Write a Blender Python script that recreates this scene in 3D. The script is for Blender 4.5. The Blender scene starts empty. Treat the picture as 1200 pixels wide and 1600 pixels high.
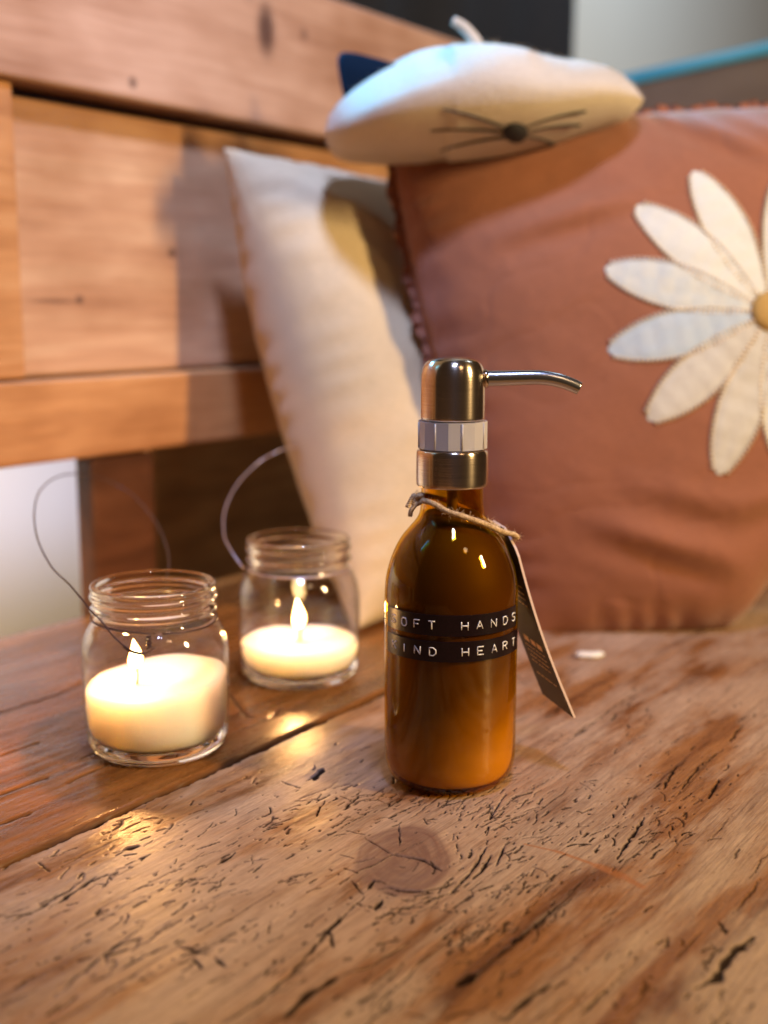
import bpy, math, random
import numpy as np
from mathutils import Vector
from mathutils.bvhtree import BVHTree

random.seed(7)
RNG = np.random.default_rng(11)
R = math.radians
S = bpy.context.scene
COL = S.collection

# ------------------------------------------------------------------ camera, world, lamps, exposure
PITCH, FPX, CAMH = R(9.5), 1900.0, 0.22
cam_d = bpy.data.cameras.new('camera')
cam = bpy.data.objects.new('camera', cam_d)
COL.objects.link(cam)
cam.location = (0, 0, CAMH)
cam.rotation_euler = (R(90) - PITCH, 0, 0)
cam_d.sensor_fit = 'VERTICAL'
cam_d.sensor_height = 36
cam_d.lens = 36 * FPX / 1600
cam_d.clip_start, cam_d.clip_end = 0.01, 30
cam_d.dof.use_dof = True
cam_d.dof.focus_distance = 0.528
cam_d.dof.aperture_fstop = 4.7
S.camera = cam

w = bpy.data.worlds.new('World')
S.world = w
w.use_nodes = True
w.node_tree.nodes['Background'].inputs[0].default_value = (0.70, 0.42, 0.24, 1)
w.node_tree.nodes['Background'].inputs[1].default_value = 0.065

def area(name, loc, target, size, power, color, size_y=None, spread=180):
    d = bpy.data.lights.new(name, 'AREA')
    d.energy, d.color, d.size = power, color, size
    d.spread = R(spread)
    if size_y:
        d.shape, d.size_y = 'RECTANGLE', size_y
    o = bpy.data.objects.new(name, d)
    COL.objects.link(o)
    o.location = loc
    o.rotation_euler = (Vector(target) - Vector(loc)).to_track_quat('-Z', 'Y').to_euler()
    return o

area('room_lamp', (1.12, 0.02, 0.72), (-0.05, 0.85, 0.2), 0.07, 27, (1.0, 0.71, 0.34), 0.26)
area('high_window', (0.10, 0.10, 1.50), (-0.22, 0.87, 0.46), 0.16, 4.6, (0.44, 0.56, 1.0), 0.14, spread=58)
area('far_window', (-0.478, 1.125, 0.78), (0.07, 0.86, 0.34), 0.30, 3.0, (0.06, 0.50, 1.0), 0.05, spread=70)
area('side_window', (-0.98, 0.378, 0.98), (0.03, 0.55, 0.15), 0.045, 0.75, (0.04, 0.56, 1.0), 0.55)
area('ceiling_lamp', (0.75, -0.5, 1.5), (0.1, 0.7, 0.2), 0.26, 2.4, (1.0, 0.62, 0.34)).data.shape = 'DISK'
area('fill_over_ledge', (0.77, 1.845, 1.75), (0.473, 2.595, 0.6), 0.25, 11, (0.62, 0.82, 1.0), spread=150)  # added unseen fill to brighten the right wall and ledge
area('fill_behind_bench', (-0.593, 0.658, 0.36), (-0.377, 1.36, -0.05), 0.12, 4.4, (1.0, 0.76, 0.46), spread=110)  # added unseen fill, hidden by the backrest, for the wall in the gap

S.view_settings.view_transform = 'Standard'
S.view_settings.look = 'None'
S.view_settings.exposure = 0.0
S.view_settings.gamma = 1
cy = S.cycles
cy.max_bounces, cy.transmission_bounces, cy.glossy_bounces, cy.diffuse_bounces = 14, 12, 6, 4
cy.transparent_max_bounces = 32
cy.sample_clamp_indirect = 4
cy.blur_glossy = 0.8
cy.use_denoising = True

# ------------------------------------------------------------------ measured frame of the bench
U = np.array([0.567, 0.824, 0]); U /= np.linalg.norm(U)      # along the boards
N = np.array([U[1], -U[0], 0])                                # from the backrest towards the front
P0 = np.array([-0.258, 0.792, 0])
CAM = np.array([0, 0, CAMH])
BROT = math.atan2(U[1], U[0])
ct, st = math.cos(PITCH), math.sin(PITCH)

def ray(px, py):
    a, b = (px - 600) / FPX, (py - 800) / FPX
    return np.array([a, ct - b * st, -st - b * ct])
def at(px, py, t):                      # point at camera depth t (metres)
    return CAM + ray(px, py) * t
def onseat(px, py):                     # seat-top point in bench coordinates (s along boards, d from the backrest)
    r = ray(px, py)
    p = CAM + r * (-CAMH / r[2]) - P0
    return float(p @ U), float(p @ N)
def bench2w(s, d, h=0.0):
    return P0 + U * s + N * d + np.array([0, 0, h])

# ------------------------------------------------------------------ helpers
def link(name, me, mat=None, parent=None, smooth=True):
    o = bpy.data.objects.new(name, me)
    COL.objects.link(o)
    if mat is not None:
        for m in (mat if isinstance(mat, (list, tuple)) else [mat]):
            if m.name not in [x.name for x in me.materials if x]:
                me.materials.append(m)
    if smooth:
        me.polygons.foreach_set('use_smooth', [True] * len(me.polygons))
    if parent is not None:
        o.parent = parent
    me.update()
    return o

def mesh(name, verts, faces, mat=None, parent=None, smooth=True, mats=None):
    me = bpy.data.meshes.new(name)
    me.from_pydata([tuple(map(float, v)) for v in verts], [], [tuple(f) for f in faces])
    o = link(name, me, mat, parent, smooth)
    if mats is not None:
        me.polygons.foreach_set('material_index', mats)
    return o

def empty(name, loc, rz=0.0):
    o = bpy.data.objects.new(name, None)
    COL.objects.link(o)
    o.location = tuple(map(float, loc))
    o.rotation_euler = (0, 0, rz)
    o.empty_display_size = 0.02
    return o

def tag(o, label=None, cat=None, group=None, kind=None):
    if label: o['label'] = label
    if cat: o['category'] = cat
    if group: o['group'] = group
    if kind: o['kind'] = kind
    return o

def smooth_prof(prof, n=3):
    """Chaikin-smooth an open profile, keeping the ends."""
    p = [np.array(q, float) for q in prof]
    for _ in range(n):
        q = [p[0]]
        for a, b in zip(p[:-1], p[1:]):
            q += [a * .75 + b * .25, a * .25 + b * .75]
        q.append(p[-1])
        p = q
    return p

def lathe(name, prof, seg, mat, parent=None, smooth=True, matfn=None, warp=None):
    v, f, mi = [], [], []
    m = len(prof)
    for i in range(seg):
        a = 2 * math.pi * i / seg
        for r, z in prof:
            q = np.array([r * math.cos(a), r * math.sin(a), z])
            if warp is not None: q = warp(q, a)
            v.append(q)
    for i in range(seg):
        j = (i + 1) % seg
        for k in range(m - 1):
            f.append((i * m + k, j * m + k, j * m + k + 1, i * m + k + 1))
            if matfn: mi.append(matfn(prof[k], prof[k + 1]))
    me = bpy.data.meshes.new(name)
    me.from_pydata([tuple(map(float, q)) for q in v], [], f)
    o = link(name, me, mat, parent, smooth)
    if matfn: me.polygons.foreach_set('material_index', mi)
    import bmesh
    bm = bmesh.new(); bm.from_mesh(me)
    bmesh.ops.remove_doubles(bm, verts=bm.verts, dist=1e-6)
    bmesh.ops.recalc_face_normals(bm, faces=bm.faces)
    bm.to_mesh(me); bm.free()
    return o

def spline(pts, n=10):
    p = [np.array(q, float) for q in pts]
    p = [2 * p[0] - p[1]] + p + [2 * p[-1] - p[-2]]
    out = []
    for i in range(1, len(p) - 2):
        for k in range(n):
            t = k / n
            out.append(0.5 * ((2 * p[i]) + (-p[i - 1] + p[i + 1]) * t + (2 * p[i - 1] - 5 * p[i] + 4 * p[i + 1] - p[i + 2]) * t * t
                              + (-p[i - 1] + 3 * p[i] - 3 * p[i + 1] + p[i + 2]) * t ** 3))
    out.append(p[-2])
    return out

def tube_data(path, rad, seg=8, v0=0):
    path = [np.array(q, float) for q in path]
    v, f = [], []
    up = np.array([0.13, 0.21, 0.97])
    m = len(path)
    prev = None
    for i, p in enumerate(path):
        t = path[min(i + 1, m - 1)] - path[max(i - 1, 0)]
        t /= max(np.linalg.norm(t), 1e-9)
        a = (prev if prev is not None else up)
        a = a - t * (a @ t); a /= max(np.linalg.norm(a), 1e-9); prev = a
        b = np.cross(t, a)
        rr = rad(i / (m - 1)) if callable(rad) else rad
        for k in range(seg):
            an = 2 * math.pi * k / seg
            v.append(p + (a * math.cos(an) + b * math.sin(an)) * rr)
    for i in range(m - 1):
        for k in range(seg):
            f.append((v0 + i * seg + k, v0 + i * seg + (k + 1) % seg, v0 + (i + 1) * seg + (k + 1) % seg, v0 + (i + 1) * seg + k))
    f.append(tuple(v0 + k for k in range(seg))[::-1])
    f.append(tuple(v0 + (m - 1) * seg + k for k in range(seg)))
    return v, f

def tubes(name, paths, mat, parent=None):
    V, F = [], []
    for path, rad, seg in paths:
        v, f = tube_data(path, rad, seg, len(V))
        V += v; F += f
    return mesh(name, V, F, mat, parent)

def box(name, lo, hi, mat, parent=None, bev=0.0):
    import bmesh
    bm = bmesh.new()
    bmesh.ops.create_cube(bm, size=1)
    for v in bm.verts:
        v.co = Vector([lo[i] if v.co[i] < 0 else hi[i] for i in range(3)])
    if bev:
        bmesh.ops.bevel(bm, geom=bm.edges[:], offset=bev, segments=3, affect='EDGES', profile=0.6)
    me = bpy.data.meshes.new(name); bm.to_mesh(me); bm.free()
    return link(name, me, mat, parent, smooth=False)

_G = {}
def _grid(k):
    if k not in _G: _G[k] = np.random.default_rng(k).uniform(-1, 1, (256, 256))
    return _G[k]
def vnoise(x, y, seed=0, oct=1):
    """Numpy value noise, about -1..1."""
    out, amp, tot = 0, 1.0, 0
    x, y = np.asarray(x, float), np.asarray(y, float)
    for o in range(oct):
        g = _grid(seed + o * 17)
        xi, yi = np.floor(x).astype(int), np.floor(y).astype(int)
        fx, fy = x - xi, y - yi
        fx, fy = fx * fx * (3 - 2 * fx), fy * fy * (3 - 2 * fy)
        a, b = g[xi % 256, yi % 256], g[(xi + 1) % 256, yi % 256]
        c, d = g[xi % 256, (yi + 1) % 256], g[(xi + 1) % 256, (yi + 1) % 256]
        out = out + amp * ((a * (1 - fx) + b * fx) * (1 - fy) + (c * (1 - fx) + d * fx) * fy)
        tot += amp; amp *= .5; x, y = x * 2.03 + 5.1, y * 2.03 + 9.7
    return out / tot

# ------------------------------------------------------------------ material helpers
def newmat(name):
    m = bpy.data.materials.new(name)
    m.use_nodes = True
    nt = m.node_tree
    return m, nt, nt.nodes['Principled BSDF']
def nd(nt, t, **kw):
    n = nt.nodes.new(t)
    for k, v in kw.items(): setattr(n, k, v)
    return n
def plain(name, col, rough=0.5, metal=0.0, **inp):
    m, nt, p = newmat(name)
    p.inputs['Base Color'].default_value = (*col, 1)
    p.inputs['Roughness'].default_value = rough
    p.inputs['Metallic'].default_value = metal
    for k, v in inp.items(): p.inputs[k.replace('_', ' ')].default_value = v
    return m
def coords(nt, scale, loc=(0, 0, 0), kind='Object'):
    tc = nd(nt, 'ShaderNodeTexCoord')
    mp = nd(nt, 'ShaderNodeMapping')
    mp.inputs['Scale'].default_value = scale
    mp.inputs['Location'].default_value = loc
    nt.links.new(tc.outputs[kind], mp.inputs[0])
    return mp.outputs[0]
def noise(nt, vec, scale, detail=4, rough=.5, dist=0.0):
    n = nd(nt, 'ShaderNodeTexNoise')
    n.inputs['Scale'].default_value = scale
    n.inputs['Detail'].default_value = detail
    n.inputs['Roughness'].default_value = rough
    n.inputs['Distortion'].default_value = dist
    nt.links.new(vec, n.inputs['Vector'])
    return n.outputs['Fac']
def ramp(nt, fac, stops):
    r = nd(nt, 'ShaderNodeValToRGB')
    el = r.color_ramp.elements
    while len(el) > 1: el.remove(el[-1])
    for i, (pos, c) in enumerate(stops):
        e = el[0] if i == 0 else el.new(pos)
        e.position = pos
        e.color = (*c, 1) if len(c) == 3 else c
    nt.links.new(fac, r.inputs[0])
    return r.outputs[0]
def mix(nt, fac, a, b, mode='MIX'):
    m = nd(nt, 'ShaderNodeMix', data_type='RGBA', blend_type=mode)
    for sock, val in ((m.inputs[0], fac), (m.inputs[6], a), (m.inputs[7], b)):
        if isinstance(val, (float, int)): sock.default_value = val
        elif isinstance(val, tuple): sock.default_value = (*val, 1)
        else: nt.links.new(val, sock)
    return m.outputs[2]
def mth(nt, op, a, b=0.0, clamp=False):
    m = nd(nt, 'ShaderNodeMath', operation=op, use_clamp=clamp)
    for i, v in enumerate((a, b)):
        if isinstance(v, (float, int)): m.inputs[i].default_value = v
        else: nt.links.new(v, m.inputs[i])
    return m.outputs[0]
def bump(nt, p, h, strength, dist, prev=None):
    b = nd(nt, 'ShaderNodeBump')
    b.inputs['Strength'].default_value = strength
    b.inputs['Distance'].default_value = dist
    nt.links.new(h, b.inputs['Height'])
    if prev is not None: nt.links.new(prev, b.inputs['Normal'])
    nt.links.new(b.outputs[0], p.inputs['Normal'])
    return b.outputs[0]
def spot(nt, vec, centre, radii):
    """Soft elliptical mark, 1 in the middle, in object coordinates."""
    s = nd(nt, 'ShaderNodeVectorMath', operation='SUBTRACT'); s.inputs[1].default_value = centre
    nt.links.new(vec, s.inputs[0])
    m = nd(nt, 'ShaderNodeVectorMath', operation='MULTIPLY'); m.inputs[1].default_value = tuple(1 / r for r in radii)
    nt.links.new(s.outputs[0], m.inputs[0])
    l = nd(nt, 'ShaderNodeVectorMath', operation='LENGTH'); nt.links.new(m.outputs[0], l.inputs[0])
    mr = nd(nt, 'ShaderNodeMapRange', interpolation_type='SMOOTHSTEP')
    mr.inputs['From Min'].default_value, mr.inputs['From Max'].default_value = 1.0, 0.25
    nt.links.new(l.outputs['Value'], mr.inputs['Value'])
    return mr.outputs[0]

# worn old pine of the front board (grain along X)
def worn_wood(name, c_dark, c_mid, c_warm, c_pale, pale_bias, rough_lo, rough_hi):
    m, nt, p = newmat(name)
    v0 = coords(nt, (1, 1, 1))
    wv = noise(nt, coords(nt, (3, 7, 3)), 1.0, 2)
    fib = noise(nt, coords(nt, (16, 520, 60)), 1.0, 8, .68, .2)
    fine = noise(nt, coords(nt, (60, 1500, 100)), 1.0, 4, .7)
    band = noise(nt, coords(nt, (4.5, 62, 20)), 1.0, 5, .6, .5)
    blot = noise(nt, coords(nt, (7, 26, 13)), 1.0, 6, .60, .35)
    speck = noise(nt, coords(nt, (120, 420, 120)), 1.0, 4, .7)
    base = ramp(nt, band, [(.28, c_dark), (.43, c_mid), (.56, c_warm), (.72, c_mid)])
    pale = ramp(nt, blot, [(pale_bias, (0, 0, 0)), (pale_bias + .07, (.6, .6, .6)), (pale_bias + .16, (1, 1, 1))])
    c = mix(nt, mth(nt, 'MULTIPLY', pale, .88), base, c_pale)
    f2 = ramp(nt, fib, [(.30, (.50, .42, .38)), (.47, (1, 1, 1)), (.72, (1.25, 1.2, 1.15))])
    c = mix(nt, .9, c, f2, 'MULTIPLY')
    c = mix(nt, .75, c, ramp(nt, fine, [(.34, (.62, .54, .48)), (.5, (1, 1, 1)), (.66, (1.22, 1.2, 1.16))]), 'MULTIPLY')
    s2 = ramp(nt, speck, [(.30, (.42, .34, .28)), (.42, (1, 1, 1)), (.64, (1, 1, 1)), (.78, (1.25, 1.2, 1.2))])
    c = mix(nt, .6, c, s2, 'MULTIPLY')
    for nm, col in (('knot', (.16, .080, .062)), ('stain', (.36, .13, .035)), ('dirt', (.012, .006, .004))):
        a = nd(nt, 'ShaderNodeAttribute', attribute_name=nm)
        c = mix(nt, a.outputs['Fac'], c, col)
    nt.links.new(c, p.inputs['Base Color'])
    rr = nd(nt, 'ShaderNodeMapRange')
    rr.inputs['From Min'].default_value, rr.inputs['From Max'].default_value = .35, .68
    rr.inputs['To Min'].default_value, rr.inputs['To Max'].default_value = rough_lo, rough_hi
    nt.links.new(blot, rr.inputs['Value'])
    a = nd(nt, 'ShaderNodeAttribute', attribute_name='dirt')
    rg = mth(nt, 'ADD', rr.outputs[0], mth(nt, 'MULTIPLY', a.outputs['Fac'], .4), True)
    nt.links.new(mth(nt, 'ADD', rg, mth(nt, 'MULTIPLY', mth(nt, 'SUBTRACT', speck, .5), .35)), p.inputs['Roughness'])
    nt.links.new(mth(nt, 'SUBTRACT', .5, mth(nt, 'MULTIPLY', a.outputs['Fac'], .5)), p.inputs['Specular IOR Level'])
    h = mth(nt, 'ADD', mth(nt, 'MULTIPLY', fib, .6), mth(nt, 'MULTIPLY', speck, .5))
    b1 = bump(nt, p, h, .35, .0008)
    bump(nt, p, blot, .35, .004, b1)
    return m

M_front = worn_wood('worn_pine', (.075, .026, .008), (.185, .075, .026), (.285, .128, .046), (.42, .295, .215), .42, .32, .52)
M_back = worn_wood('polished_pine', (.05, .016, .004), (.16, .056, .010), (.25, .092, .018), (.26, .108, .026), .62, .20, .36)

def pine(name, dark, mid, light, spots=(), rough=.34):
    m, nt, p = newmat(name)
    v0 = coords(nt, (1, 1, 1))
    band = noise(nt, coords(nt, (5, 40, 46)), 1.0, 5, .55, .7)
    fib = noise(nt, coords(nt, (12, 200, 260)), 1.0, 5, .6)
    big = noise(nt, coords(nt, (9, 9, 14)), 1.0, 3)
    c = ramp(nt, band, [(.3, dark), (.5, mid), (.68, light)])
    c = mix(nt, .55, c, ramp(nt, fib, [(.3, (.8, .74, .68)), (.5, (1, 1, 1)), (.7, (1.1, 1.1, 1.1))]), 'MULTIPLY')
    c = mix(nt, .9, c, ramp(nt, big, [(.3, (.72, .60, .50)), (.6, (1.08, 1.08, 1.08))]), 'MULTIPLY')
    for cen, rad, k in spots:
        c = mix(nt, mth(nt, 'MULTIPLY', spot(nt, v0, cen, rad), k), c, (.045, .02, .018))
    nt.links.new(c, p.inputs['Base Color'])
    p.inputs['Roughness'].default_value = rough
    bump(nt, p, fib, .3, .0008)
    return m

M_rail = pine('honey_pine_rail', (.37, .165, .060), (.47, .225, .085), (.54, .285, .12))
M_top = pine('pine_top_rail', (.34, .19, .12), (.41, .245, .16), (.47, .295, .20),
             [((.283, 0, .440), (.016, .05, .030), .85), ((.262, 0, .475), (.020, .05, .022), .6),
              ((.332, 0, .445), (.007, .05, .007), .5), ((.135, 0, .378), (.006, .05, .006), .7)])
M_panel = pine('pine_panel', (.38, .20, .105), (.48, .27, .145), (.54, .33, .185),
               [((.186, -.0, .262), (.006, .05, .006), .8), ((.092, -.0, .226), (.006, .05, .005), .7),
                ((.07, -.0, .225), (.03, .05, .0025), .5)])
M_dark_wood = pine('dark_pine', (.055, .018, .006), (.09, .03, .010), (.12, .042, .014))

# ------------------------------------------------------------------ room surfaces
m, nt, p = newmat('pale_plaster')
nz = noise(nt, coords(nt, (6, 6, 6)), 1, 5)
nt.links.new(ramp(nt, nz, [(.3, (.77, .75, .71)), (.7, (.79, .77, .73))]), p.inputs['Base Color'])
p.inputs['Roughness'].default_value = .85
M_plaster = m
wall_o = mesh('wall', [bench2w(-1.2, -.42, -.5), bench2w(3.6, -.42, -.5), bench2w(3.6, -.42, 2.0), bench2w(-1.2, -.42, 2.0),
                       bench2w(-1.2, -.54, -.5), bench2w(3.6, -.54, -.5), bench2w(3.6, -.54, 2.0), bench2w(-1.2, -.54, 2.0)],
              [(0, 1, 2, 3), (5, 4, 7, 6), (4, 0, 3, 7), (1, 5, 6, 2), (3, 2, 6, 7), (4, 5, 1, 0)], M_plaster, smooth=False)
tag(wall_o, 'pale plastered wall behind the wooden bench', kind='structure')

# dark curtain, folds as geometry
m, nt, p = newmat('dark_cloth')
nz = noise(nt, coords(nt, (70, 70, 260)), 1, 4)
big = noise(nt, coords(nt, (5, 5, 3)), 1, 3)
c = ramp(nt, nz, [(.3, (.007, .007, .011)), (.7, (.018, .015, .020))])
nt.links.new(c, p.inputs['Base Color']); p.inputs['Roughness'].default_value = .9
M_cloth = m
NS, NH = 220, 12
ss = np.linspace(.475, 1.655, NS)
V, F = [], []
for side in (0, 1):
    for k in range(NH):
        h = -.2 + 1.5 * k / (NH - 1)
        for s in ss:
            d = -.375 + .012 * math.sin(s * 33 + .6 * math.sin(h * 3)) + .010 * math.sin(s * 21 + 1) - .004 * side
            V.append(bench2w(s + .004 * math.sin(h * 9), d, h))
nn = NS * NH
for side in (0, 1):
    for k in range(NH - 1):
        for i in range(NS - 1):
            a = side * nn + k * NS + i
            q = (a, a + 1, a + NS + 1, a + NS)
            F.append(q if side == 0 else q[::-1])
for k in range(NH - 1):
    for i in (0, NS - 1):
        a = k * NS + i
        F.append((a, a + NS, a + nn + NS, a + nn))
tag(mesh('curtain', V, F, M_cloth), 'dark brown and navy curtain hanging behind the bench back', 'curtain')

# grey ledge with blue light painted into its top edge behind the cushion, right
m, nt, p = newmat('grey_paint')
nz = noise(nt, coords(nt, (9, 9, 30)), 1, 4)
nt.links.new(ramp(nt, nz, [(.3, (.17, .15, .18)), (.7, (.24, .22, .26))]), p.inputs['Base Color'])
p.inputs['Roughness'].default_value = .5
M_grey = m
M_edge = plain('painted_blue_light', (.06, .50, .92), .3)
A, B = at(905, 128, 1.52), at(1330, 30, 1.30)
dirv = B - A; L = np.linalg.norm(dirv); dirv /= L
side = np.cross(dirv, [0, 0, 1]); side /= np.linalg.norm(side)       # towards the camera
if side @ (CAM - A) < 0: side = -side
def prism(name, prof, mat, parent=None):
    """prof: list of (towards camera, up), swept from A to B."""
    V = [A + side * a + np.array([0, 0, b]) for a, b in prof] + [B + side * a + np.array([0, 0, b]) for a, b in prof]
    k = len(prof)
    F = [tuple(range(k))[::-1], tuple(range(k, 2 * k))] + [(i, (i + 1) % k, k + (i + 1) % k, k + i) for i in range(k)]
    return mesh(name, V, F, mat, parent, smooth=False)
lg = empty('wall_ledge', (0, 0, 0))
prism('ledge_board', [(0, -.017), (0, -.30), (-.10, -.30), (-.10, -.017)], M_grey, lg)
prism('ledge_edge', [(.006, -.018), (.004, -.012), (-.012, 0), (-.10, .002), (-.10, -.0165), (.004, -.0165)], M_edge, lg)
tag(lg, 'grey ledge with blue light painted into its top edge behind the rust cushion', 'ledge')

# ------------------------------------------------------------------ the bench
bench = empty('wooden_bench', P0, BROT)                     # local X along the boards, local Y = -d
tag(bench, 'old wooden settle with worm-eaten plank seat and panelled pine back', 'bench')

# front seat board: relief and dirt as mesh data
def grid_axis(a, b, fine_a, fine_b, fine, coarse):
    return np.unique(np.round(np.concatenate([np.arange(a, fine_a, coarse), np.arange(fine_a, fine_b, fine), np.arange(fine_b, b + coarse, coarse)]), 6))

def board(name, mat, gs, gd, height, attrs, parent, thick=.035):
    ns, ndd = len(gs), len(gd)
    SS, DD = np.meshgrid(gs, gd, indexing='ij')
    v = np.empty((ns * ndd, 3))
    v[:, 0], v[:, 1], v[:, 2] = SS.ravel(), -DD.ravel(), height.ravel()
    i = np.arange(ns - 1)[:, None] * ndd + np.arange(ndd - 1)[None, :]
    i = i.ravel()
    f = np.stack([i, i + 1, i + ndd + 1, i + ndd], 1)[:, ::-1]
    # skirt
    ring = [a * ndd for a in range(ns)] + [(ns - 1) * ndd + b for b in range(1, ndd)] + [a * ndd + ndd - 1 for a in range(ns - 2, -1, -1)] + [b for b in range(ndd - 2, 0, -1)]
    ring = np.array(ring)
    low = v[ring].copy(); low[:, 2] = -thick
    n0 = len(v); k = len(ring)
    v = np.vstack([v, low])
    j = np.arange(k)
    sk = np.stack([ring[j], n0 + j, n0 + (j + 1) % k, ring[(j + 1) % k]], 1)
    f = np.vstack([f, sk])
    me = bpy.data.meshes.new(name)
    me.vertices.add(len(v)); me.vertices.foreach_set('co', v.astype(np.float32).ravel())
    me.loops.add(len(f) * 4); me.loops.foreach_set('vertex_index', f.astype(np.int32).ravel())
    me.polygons.add(len(f))
    me.polygons.foreach_set('loop_start', np.arange(0, len(f) * 4, 4, dtype=np.int32))
    me.update(calc_edges=True)
    me.materials.append(mat)
    me.polygons.foreach_set('use_smooth', np.ones(len(f), bool))
    for nm, arr in attrs.items():
        a = me.attributes.new(nm, 'FLOAT', 'POINT')
        a.data.foreach_set('value', np.concatenate([arr.ravel(), arr.ravel()[ring]]).astype(np.float32))
    me.validate()
    o = bpy.data.objects.new(name, me); COL.objects.link(o); o.parent = parent
    return o

gs = grid_axis(-.62, 1.30, -.31, .18, .00055, .004)
gd = grid_axis(.2766, .62, .2766, .58, .00048, .004)
SS, DD = np.meshgrid(gs, gd, indexing='ij')
dep = np.zeros_like(SS); dirt = np.zeros_like(SS)
knot = np.zeros_like(SS); stain = np.zeros_like(SS)

def stroke(pts, w, depth, dark=1.0, arr=None, soft=.35):
    """Carve a polyline in (s, d) metres; w is the half width (number or per-point list)."""
    ws = w if isinstance(w, (list, tuple, np.ndarray)) else [w] * len(pts)
    for (a, b, wa, wb) in zip(pts[:-1], pts[1:], ws[:-1], ws[1:]):
        mw = max(wa, wb) * 1.6 + .0006
        i0, i1 = np.searchsorted(gs, [min(a[0], b[0]) - mw, max(a[0], b[0]) + mw])
        j0, j1 = np.searchsorted(gd, [min(a[1], b[1]) - mw, max(a[1], b[1]) + mw])
        if i1 <= i0 or j1 <= j0: continue
        X, Y = SS[i0:i1, j0:j1], DD[i0:i1, j0:j1]
        vx, vy = b[0] - a[0], b[1] - a[1]
        l2 = vx * vx + vy * vy + 1e-12
        t = np.clip(((X - a[0]) * vx + (Y - a[1]) * vy) / l2, 0, 1)
        dist = np.hypot(X - a[0] - t * vx, Y - a[1] - t * vy)
        wl = wa + (wb - wa) * t
        k = np.clip((wl * (1 + soft) - dist) / (wl * 2 * soft), 0, 1)
        k = k * k * (3 - 2 * k)
        if arr is None:
            dep[i0:i1, j0:j1] = np.maximum(dep[i0:i1, j0:j1], k * depth * .7)
            dirt[i0:i1, j0:j1] = np.maximum(dirt[i0:i1, j0:j1], k * dark)
        else:
            arr[i0:i1, j0:j1] = np.maximum(arr[i0:i1, j0:j1], k * dark)

def wiggle(pts, amp, step=.0025):
    out = []
    for a, b in zip(pts[:-1], pts[1:]):
        L = math.hypot(b[0] - a[0], b[1] - a[1]); n = max(1, int(L / step))
        for k in range(n):
            t = k / n
            out.append((a[0] + (b[0] - a[0]) * t + random.gauss(0, amp * .5), a[1] + (b[1] - a[1]) * t + random.gauss(0, amp)))
    out.append(pts[-1])
    return out

def pcrack(px, w, depth=.0011, amp=.0003, dark=.95):
    pts = wiggle([onseat(*q) for q in px], amp)
    n = len(pts)
    ws = [w * (0.45 + .75 * abs(math.sin(i * .7 + w * 9000)) * random.uniform(.6, 1.2)) * min(1, .35 + 3 * min(i, n - 1 - i) / n) for i in range(n)]
    stroke(pts, ws, depth, dark)

cracks = [
    ([(349, 1599), (416, 1553), (469, 1505), (517, 1449), (565, 1404)], .00055),
    ([(443, 1590), (480, 1553), (525, 1524)], .0014), ([(525, 1524), (576, 1508), (640, 1470)], .0004),
    ([(710, 1540), (747, 1520)], .0013), ([(747, 1520), (827, 1453), (873, 1413)], .0005),
    ([(1087, 1543), (1120, 1527), (1140, 1493), (1177, 1463)], .0012),
    ([(963, 1343), (987, 1307), (1007, 1277)], .0006), ([(787, 1597), (827, 1560), (860, 1540)], .0009),
    ([(907, 1587), (947, 1547)], .0005), ([(1107, 1247), (1123, 1217)], .0006), ([(1140, 1160), (1160, 1133)], .0005),
    ([(1037, 1233), (1057, 1197)], .0005), ([(1060, 1240), (1090, 1200), (1130, 1170)], .0004),
    ([(0, 1445), (60, 1420), (125, 1378)], .0005), ([(75, 1420), (115, 1395), (150, 1370)], .0007),
    ([(180, 1520), (225, 1495), (262, 1478)], .0005), ([(80, 1560), (150, 1500), (215, 1452)], .0004),
    ([(280, 1480), (325, 1492)], .0006), ([(300, 1497), (315, 1513)], .0007), ([(335, 1497), (352, 1510)], .0006),
    ([(520, 1480), (515, 1450), (530, 1430)], .0006), ([(640, 1280), (700, 1235), (740, 1200)], .0003),
    ([(600, 1560), (660, 1500), (700, 1470)], .0003), ([(880, 1165), (960, 1105), (1010, 1070)], .0003),
    ([(190, 1330), (215, 1323)], .0013), ([(340, 1350), (368, 1330)], .0008), ([(395, 1362), (410, 1350)], .0007),
    ([(490, 1218), (505, 1202)], .0014), ([(470, 1232), (440, 1222)], .0004), ([(540, 1262), (560, 1242)], .0006),
]
for px, wd in cracks: pcrack(px, wd * 1.35)
# knot
kc = onseat(632, 1340); kx = np.array(onseat(705, 1340)) - np.array(kc); kyv = np.array(onseat(632, 1290)) - np.array(kc)
kr = (abs(kx[0]) + abs(kx[1]) + abs(kyv[0]) + abs(kyv[1])) / 2 * .72
rx = np.hypot(*kx) * .98
ks = onseat(555, 1345), onseat(705, 1340), onseat(630, 1288), onseat(632, 1395)
cs, cd = kc
Km = np.array([[ks[1][0] - ks[0][0], ks[2][0] - ks[3][0]], [ks[1][1] - ks[0][1], ks[2][1] - ks[3][1]]]) / 2
Ki = np.linalg.inv(Km)
kcx, kcy = (ks[0][0] + ks[1][0]) / 2, (ks[0][1] + ks[1][1]) / 2
qa = Ki[0, 0] * (SS - kcx) + Ki[0, 1] * (DD - kcy)
qb = Ki[1, 0] * (SS - kcx) + Ki[1, 1] * (DD - kcy)
kr_ = np.hypot(qa, qb) * (1 + .10 * vnoise(SS * 60 + 7, DD * 60, 3, 3))
knot = np.clip((1.08 - kr_) / .16, 0, 1) * (.82 + .25 * vnoise(kr_ * 16, np.arctan2(qb, qa) * 1.2 + 9, 8, 2))
knot *= .9
knot_bulge = .0011 * np.clip(1.25 - kr_, 0, 1)
rings = .00004 * np.sin(kr_ * 34) * np.clip(1.9 - kr_, 0, 1)
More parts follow.
